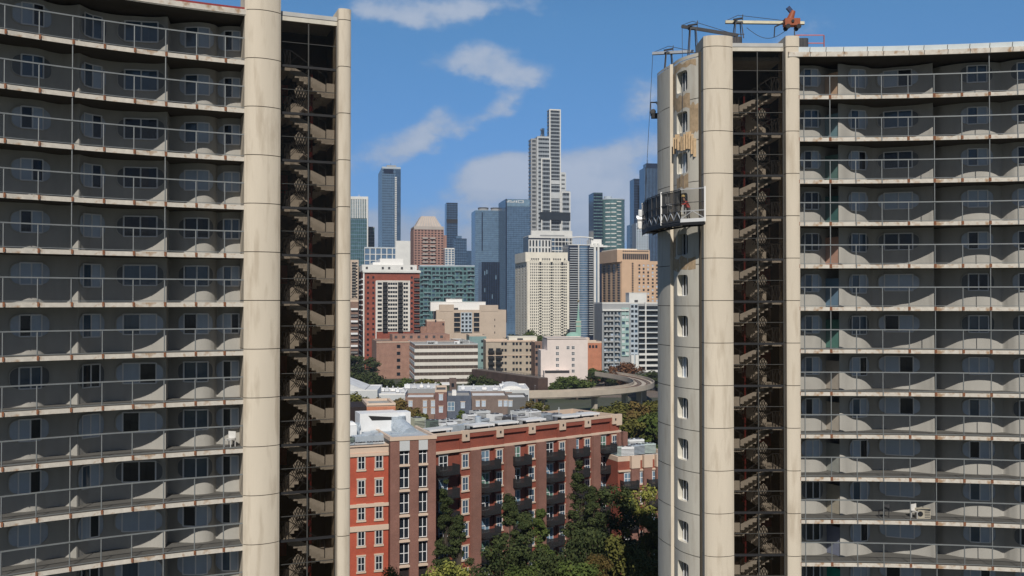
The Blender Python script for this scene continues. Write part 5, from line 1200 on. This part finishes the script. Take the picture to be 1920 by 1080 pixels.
# wing roof: row of canopies at the front edge and plant behind
U=wpx
for i,p_ in enumerate((832,912,958,1010,1075,1112)):
    k=MB(); x=U(p_); k.box(-1.9,1.9,-1.1,1.1,1.15,1.32,(pale,roofw)[i%2]); k.box(-1.95,1.95,-1.15,-1.1,1.05,1.35,wht); 
    for sx in (-1.7,1.7):
        for sy in (-.9,.9): k.box(sx-.06,sx+.06,sy-.06,sy+.06,0,1.15,dkg)
    k.box(-1.2,1.2,-.6,.6,.1,1.0,dkg)
    o=k.build('roof_canopy',loc=on(wg,x,1.7),rz=wg.phi); tag(o,'pale flat canopy near the front edge of the long wing roof','canopy','flat canopies along the long wing roof')
for i,(p_,y,w,d,h,mm_) in enumerate(((828,6,1.8,1.8,2.4,mat('beige_green_metal',(.42,.45,.36),.6,.1,1)),(846,5,1.6,1.6,2.0,MATS['grey_green_metal']),(862,6,1.4,1.6,1.8,pale),(876,5,2.6,1.8,1.5,wht),(893,6.5,3.2,2,1.6,pale),(918,5,1.8,1.5,1.5,alu),(928,6,1.6,1.6,2.2,wht),(943,5.5,2.2,1.9,1.5,gal),(962,8,2.6,2,2.3,pale),(975,6,1.8,1.8,1.9,wht),(990,5,1.6,1.5,1.4,dkg),(1003,6,1.6,1.6,1.5,mat('slate_metal',(.2,.22,.27),.5,.1,1)),(1018,5,1.5,1.5,1.4,alu),(1030,7,2.4,1.8,1.9,pale),(1045,6,2.4,1.8,1.8,wht),(1056,8,2,1.8,1.8,alu),(1068,6,1.8,1.6,1.3,gal),(1083,5,1.5,1.4,1.2,MATS['slate_metal']),(1130,5,1.2,1.2,1,alu))):
    acunit('rooftop_unit','square cased fan unit in the crowded plant row of the long wing roof','rooftop unit',on(wg,U(p_),y),wg.phi+rnd.uniform(-.15,.15),w,d,h,mm_,'plant units along the long wing roof',2 if w>2.2 else 1)
for p_ in (796,820,862,1021,1074,985): mastpipe('thin pale vent pipe standing up from the long wing roof',on(wg,U(max(p_,822)),3.2),2.4)
duct('grey duct running along the middle of the long wing roof',[onz(wg,U(850),4.0,.7),onz(wg,U(905),4.0,.7),onz(wg,U(940),4.3,.7)],.5,True)
duct('shiny short duct with a dark cap on the long wing roof',[onz(wg,U(922),3.2,0),onz(wg,U(922),3.2,1.7),onz(wg,U(929),4.2,1.7)],.45)
for i,(p_,y,w,h) in enumerate(((1172,4,2.2,1.6),(1183,6,2.6,1.9),(1195,4,2.4,1.5),(1205,7,2.6,2.0),(1218,4.5,2.2,1.6),(1230,7,2.8,2.1),(1243,5,2.2,1.6),(1190,10,2.4,1.8),(1215,11,2.4,1.8))):
    acunit('rooftop_unit','pale green grey plant unit on the lower right wing roof','rooftop unit',on(lw,lw.px(p_),y),lw.phi+rnd.uniform(-.2,.2),w,1.8,h,(mat('pale_mint_metal',(.45,.53,.5),.5,.1,1),gal,wht)[i%3],'plant units on the lower wing roof',2)
# =========================================================
#  TREES
# =========================================================
def leafmat(n,c1,c2):
    m=mat(n,c1,.9,.0); nt=m.node_tree; N=nt.nodes.new; L=nt.links.new; b=nt.nodes['Principled BSDF']; b.inputs['Specular IOR Level'].default_value=.15
    g_=N('ShaderNodeNewGeometry'); mx=N('ShaderNodeMix'); mx.data_type='RGBA'; L(g_.outputs['Random Per Island'],mx.inputs[0]); mx.inputs[6].default_value=(*c1,1); mx.inputs[7].default_value=(*c2,1)
    tc=N('ShaderNodeTexCoord'); n_=N('ShaderNodeTexNoise'); n_.inputs['Scale'].default_value=.45; n_.inputs['Detail'].default_value=3; L(tc.outputs['Object'],n_.inputs['Vector'])
    r_=N('ShaderNodeMapRange'); L(n_.outputs['Fac'],r_.inputs[0]); r_.inputs[1].default_value=.3; r_.inputs[2].default_value=.7; r_.inputs[3].default_value=.55; r_.inputs[4].default_value=1.35
    m2=N('ShaderNodeMix'); m2.data_type='RGBA'; m2.blend_type='MULTIPLY'; m2.inputs[0].default_value=1; L(mx.outputs[2],m2.inputs[6]); L(r_.outputs[0],m2.inputs[7]); L(m2.outputs[2],b.inputs['Base Color']); return m
LM={'dark':leafmat('dark_leaves',(.032,.048,.018),(.07,.085,.03)),'green':leafmat('green_leaves',(.055,.085,.022),(.11,.14,.035)),'olive':leafmat('olive_leaves',(.08,.085,.02),(.14,.13,.035)),'yellow':leafmat('yellow_green_leaves',(.17,.19,.04),(.28,.27,.07)),'rust':leafmat('rust_leaves',(.12,.055,.03),(.2,.1,.05)),'gold':leafmat('brown_gold_leaves',(.12,.10,.03),(.17,.11,.04))}
bark=mat('bark',(.09,.07,.055),.95,.25,2,.3)
def crown_mesh(kind,lm,seed,n,ls,asp):
    """crown one unit wide and asp tall, made of clumps of small leaf faces"""
    rnd=random.Random(seed); mb=MB(); m=LM[lm]; cl=[]
    nc=int(34*max(.8,asp))
    for i in range(nc):
        s_=rnd.uniform(.09,.17)
        if kind=='cone': t=rnd.random()**1.15; rr=.44*(1-t)**.65*rnd.uniform(.3,1)+.015; s_*=(1.1-t*.55)
        else: t=rnd.uniform(.04,.95); e_=max(.0,1-abs((t-.42)/.58)**2.3)**.5; rr=.44*e_*rnd.uniform(.25,1)
        a=rnd.uniform(0,2*pi); cl.append((rr*cos(a),rr*sin(a),t*asp,s_))
    for i in range(n):
        c=cl[rnd.randrange(nc)]
        v=Vector((rnd.gauss(0,1),rnd.gauss(0,1),rnd.gauss(0,1))).normalized(); vv=v*rnd.uniform(.45,1.1)*c[3]; vv.z*=.8
        p=Vector(c[:3])+vv; nrm=(v+Vector((rnd.uniform(-.8,.8),rnd.uniform(-.8,.8),rnd.uniform(-.2,.9)))).normalized()
        a=nrm.cross(Vector((rnd.uniform(-1,1),rnd.uniform(-1,1),rnd.uniform(-1,1)))).normalized()*ls*rnd.uniform(.6,1.4); b=nrm.cross(a).normalized()*ls*rnd.uniform(.5,.9)
        mb.add([p-a,p-b*.8,p+a,p+b],[(0,1,2,3)],m)
    return mb.mesh('crown'),cl
_tm={}
def tree(label,px,D,top,w,kind,lm,h=None,n=8000,variant=0,cat='tree',name='tree',ls=None,grp=None):
    p=P(px,565,D); Hh=Z(top,D); lo=min(.22*Hh,6) if kind!='cone' else .1*Hh; ch=Hh-lo; asp=max(.6,round(ch/w*2)/2)
    key=(kind,lm,variant,n,asp)
    if key not in _tm:
        nn=int(n*max(1,asp*.75))
        me,cl=crown_mesh(kind,lm,len(kind)*13+variant*7+len(lm)+int(asp*10),nn,ls or .021,asp)
        tr_=MB(); tr_.tube((0,0,-.05),(.02,.01,.8*asp),.022,bark,6,.006)
        for c in cl[::4]: tr_.tube((0,0,max(0,c[2]*.6)),(c[0]*.9,c[1]*.9,c[2]),.008,bark,5,.003)
        _tm[key]=(me,tr_.mesh('limbs'))
    me,tm=_tm[key]
    t=thing(name,label,cat,(p.x,p.y,0)); t.rotation_euler=(0,0,px*.37+D)
    o=obj('crown',me,t,(0,0,lo)); o.scale=(w,w,ch/asp); o2=obj('limbs',tm,t,(0,0,lo)); o2.scale=(w,w,ch/asp)
    k=MB(); k.tube((0,0,-.2),(0,0,lo),.03*w,bark,8,.022*w); k.build('trunk',t)
T=tree
# bottom foreground
T('tall dark narrow tree in shade against the brick corner bay',835,112,900,5.2,'cone','dark',variant=0)
T('smaller dark tree right of the narrow one at the brick wing',862,110,968,6,'cone','dark',variant=1)
T('light green round tree top at the bottom under the corner bay',838,84,1040,6.5,'round','yellow',variant=0)
T('pale green bush topped tree at bottom left below the brick block',728,86,1058,4.5,'round','yellow',variant=1)
T('small light green tree at the bottom edge between two pale crowns',800,86,1066,3.5,'round','green',variant=1)
T('very dark broad tree left of the lit brick pier',955,112,928,7,'cone','dark',variant=2)
T('dark tree closest to the centre with a dense low crown',985,106,965,7.5,'cone','dark',variant=0)
T('dark tree with green lit edge below the first balcony stack',1014,112,955,6,'cone','green',variant=2)
T('deep shade tree crown at the bottom centre',945,98,1000,8,'round','dark',variant=1)
T('dark conifer rising before the third balcony stack',1085,120,868,6.5,'cone','dark',variant=3)
T('brownish dark tree between two balcony stacks',1108,116,915,6.5,'cone','dark',variant=1)
T('wide dark tree below the last brick pier',1143,118,908,9.5,'round','dark',variant=2)
T('olive tinted dark tree in the middle of the courtyard grove',1110,104,985,9,'round','dark',variant=3)
T('sunlit yellow green tree beside the right tower base',1200,122,905,8.5,'round','yellow',variant=2)
T('sunlit olive tree low against the right tower edge',1222,112,960,6.5,'round','olive',variant=0)
T('olive green tree at bottom right with a broad crown',1180,92,1000,8,'round','olive',variant=0)
T('green tree nearest the right tower at the bottom edge',1212,84,1030,6,'round','olive',variant=3)
T('olive green tree top at the bottom centre right',1085,86,1042,7,'round','green',variant=1)
T('brown gold tinged small tree at the bottom right centre',1122,88,1030,4.5,'round','gold',variant=1)
T('low dark green tree in the bottom gap left of the brick pier',1025,92,1020,6,'round','dark',variant=1)
T('low green tree at the bottom edge below the dark broad tree',978,84,1052,6,'round','green',variant=2)
# behind the brick complex
for i,(px_,D,top,w,kd,lm,lab) in enumerate([
 (668,285,742,12,'round','olive','olive autumn tree at the left edge beside the white shed'),(692,280,745,13,'round','olive','broad olive autumn tree above the orange roof house'),(720,278,748,12,'round','gold','brown gold tree behind the white plant box'),(748,275,752,11,'round','gold','golden brown tree left of the brown row house'),(775,270,768,9,'round','gold','low golden tree in front of the brown row house'),(790,268,776,8,'round','olive','small olive tree at the foot of the brown row house'),
 (865,262,772,8,'cone','green','dark green conifer in front of the slate blue house'),(875,265,778,6,'cone','green','smaller green conifer beside the one at the slate blue house'),
 (995,300,752,9,'round','gold','rusty gold tree under the left end of the viaduct'),(1015,295,757,8,'round','olive','olive tree under the left part of the viaduct'),
 (1110,265,768,12,'round','green','green tree at the left end of the grove under the viaduct'),(1140,262,764,14,'round','olive','olive tree of the grove right of the long wing roof'),(1170,270,758,15,'round','olive','large olive tree below the viaduct pier'),(1200,265,757,15,'round','gold','large golden tree right of the viaduct pier'),(1228,268,752,13,'round','olive','olive tree touching the right tower edge'),(1160,235,785,13,'round','green','nearer green tree behind the end of the long wing'),(1195,228,780,13,'round','olive','nearer olive tree above the lower wing roof'),(1226,225,776,12,'round','green','nearer green tree above the lower wing roof by the tower'),
 (1062,440,708,17,'round','green','green tree in front of the white building'),(1082,430,705,16,'round','green','second green tree at the corner of the white building'),(1040,435,722,11,'round','green','low green tree at the foot of the white building'),(1097,445,722,10,'round','green','small green tree right of the white building'),
 (1112,520,690,15,'round','green','dark green tree below the orange brick block'),(1135,500,697,18,'round','dark','dark tree below the grey balcony mid rise'),(1174,480,683,19,'round','rust','rust red autumn tree beside the end of the viaduct'),(1208,480,700,18,'round','green','green tree behind the viaduct bend'),(1230,475,698,16,'round','dark','dark green tree behind the viaduct at the right tower edge'),(1155,505,700,14,'round','gold','brown tinged tree left of the rust red tree'),
 (672,520,668,24,'round','dark','dark tree mass at the left edge below the brown block'),(690,430,703,16,'round','dark','dark tree below the red brick high rise'),(715,420,708,16,'round','dark','dark tree in front of the brown warehouse wall'),(665,420,700,14,'round','dark','shaded tree at the left tower edge above the white shed'),
 (770,420,712,14,'round','green','green tree in front of the striped office corner'),(795,415,714,15,'round','olive','olive tree in front of the striped office middle'),(818,410,716,12,'round','green','green tree in front of the striped office right half'),(895,430,706,14,'round','dark','dark tree right of the striped office'),(912,430,712,13,'round','dark','dark tree below the beige lofts'),
 (960,620,628,22,'round','dark','tree at the foot of the cream gridded tower left side'),(1000,700,624,22,'round','green','tree at the foot of the cream gridded tower centre'),(1064,640,626,18,'round','dark','tree left of the copper dome')]):
    T(lab,px_,D,top,w,kd,lm,n=4200 if D<300 else 2400,variant=i%3,ls=.036)
# ground details near the bottom
def car(label,loc,rz,m):
    t=thing('parked_car',label,'car',loc,rz); k=MB(); 
    k.prism([(-2.2,-.85),(2.2,-.85),(2.2,.85),(-2.2,.85)],.35,.85,m); frus(k,-1.5,1.2,-.82,.82,.85,-1.0,.6,-.68,.68,1.42,pane_d); k.box(-.95,.55,-.66,.66,1.42,1.46,m); k.build('body',t)
    w=MB(); w.tube((0,-.1,0),(0,.1,0),.33,black,16); w.tube((0,-.12,0),(0,.12,0),.18,alu,10); wm=w.mesh('wheel')
    for x in (-1.4,1.4):
        for y in (-.82,.82): obj('wheel',wm,t,(x,y,.33))
car('white car parked on the street between the trees at the bottom',P(1050,565,101)*1,R(6),wht)
for o in list(COL.objects):
    if o.name.startswith('parked_car'): o.location.z=.02
k=MB(); k.box(-2,2,-1.2,1.2,0,2.9,pale); frus(k,-2.2,2.2,-1.4,1.4,2.9,-2.2,2.2,-.1,.1,3.8,whp); k.box(-.5,.5,-1.25,-1.2,0,2.1,dkg); p_=P(1072,565,108); o=k.build('garden_shed',loc=(p_.x,p_.y,0)); tag(o,'small pale shed glimpsed among the trees at the foot of the brick pier','shed')
lm_=MB(); lm_.tube((0,0,0),(0,0,9),.09,alu,8,.06); lm_.bar((0,0,8.9),(0,-1.6,9.2),.08,.08,alu); lm_.box(-.15,.15,-2.2,-1.5,9.1,9.25,pale); me=lm_.mesh('street_lamp')
for i,(px_,D,lab) in enumerate(((1150,200,'street lamp among the olive grove right of the long wing'),(1003,400,'street lamp near the dark steel viaduct'),(1096,92,'street lamp at the bottom among the courtyard trees'))):
    p_=P(px_,565,D); o=obj('street_lamp',me,None,(p_.x,p_.y,0)); tag(o,lab,'street lamp')

ORD=['first','second','third','fourth','fifth','sixth','seventh','eighth','ninth','tenth','eleventh','twelfth','thirteenth','fourteenth','fifteenth','sixteenth','seventeenth','eighteenth','nineteenth','twentieth']
bpy.context.view_layer.update()
_by={}
for o in COL.objects:
    if o.parent is None and o.get('group'): _by.setdefault((o['group'],o['label']),[]).append(o)
for (g_,l_),os_ in _by.items():
    if len(os_)<2 or len(os_)>20: continue
    os_.sort(key=lambda o:o.matrix_world.translation.x/max(1,o.matrix_world.translation.y))
    for i,o in enumerate(os_):
        w=l_.split()
        o['label']=' '.join((ORD[i]+' from the left: '+l_).split()[:16])

# ---------------- haze ----------------
k=MB(); hz=bpy.data.materials.new('haze_air'); hz.use_nodes=True; nt=hz.node_tree; nt.nodes.clear(); o_=nt.nodes.new('ShaderNodeOutputMaterial'); pv=nt.nodes.new('ShaderNodeVolumePrincipled')
pv.inputs['Density'].default_value=HAZE; pv.inputs['Color'].default_value=(.80,.88,1,1); pv.inputs['Anisotropy'].default_value=.2; nt.links.new(pv.outputs[0],o_.inputs['Volume'])
k.box(-9500,9500,-3500,12500,-1.5,330,hz); k.build('haze',kind='stuff')
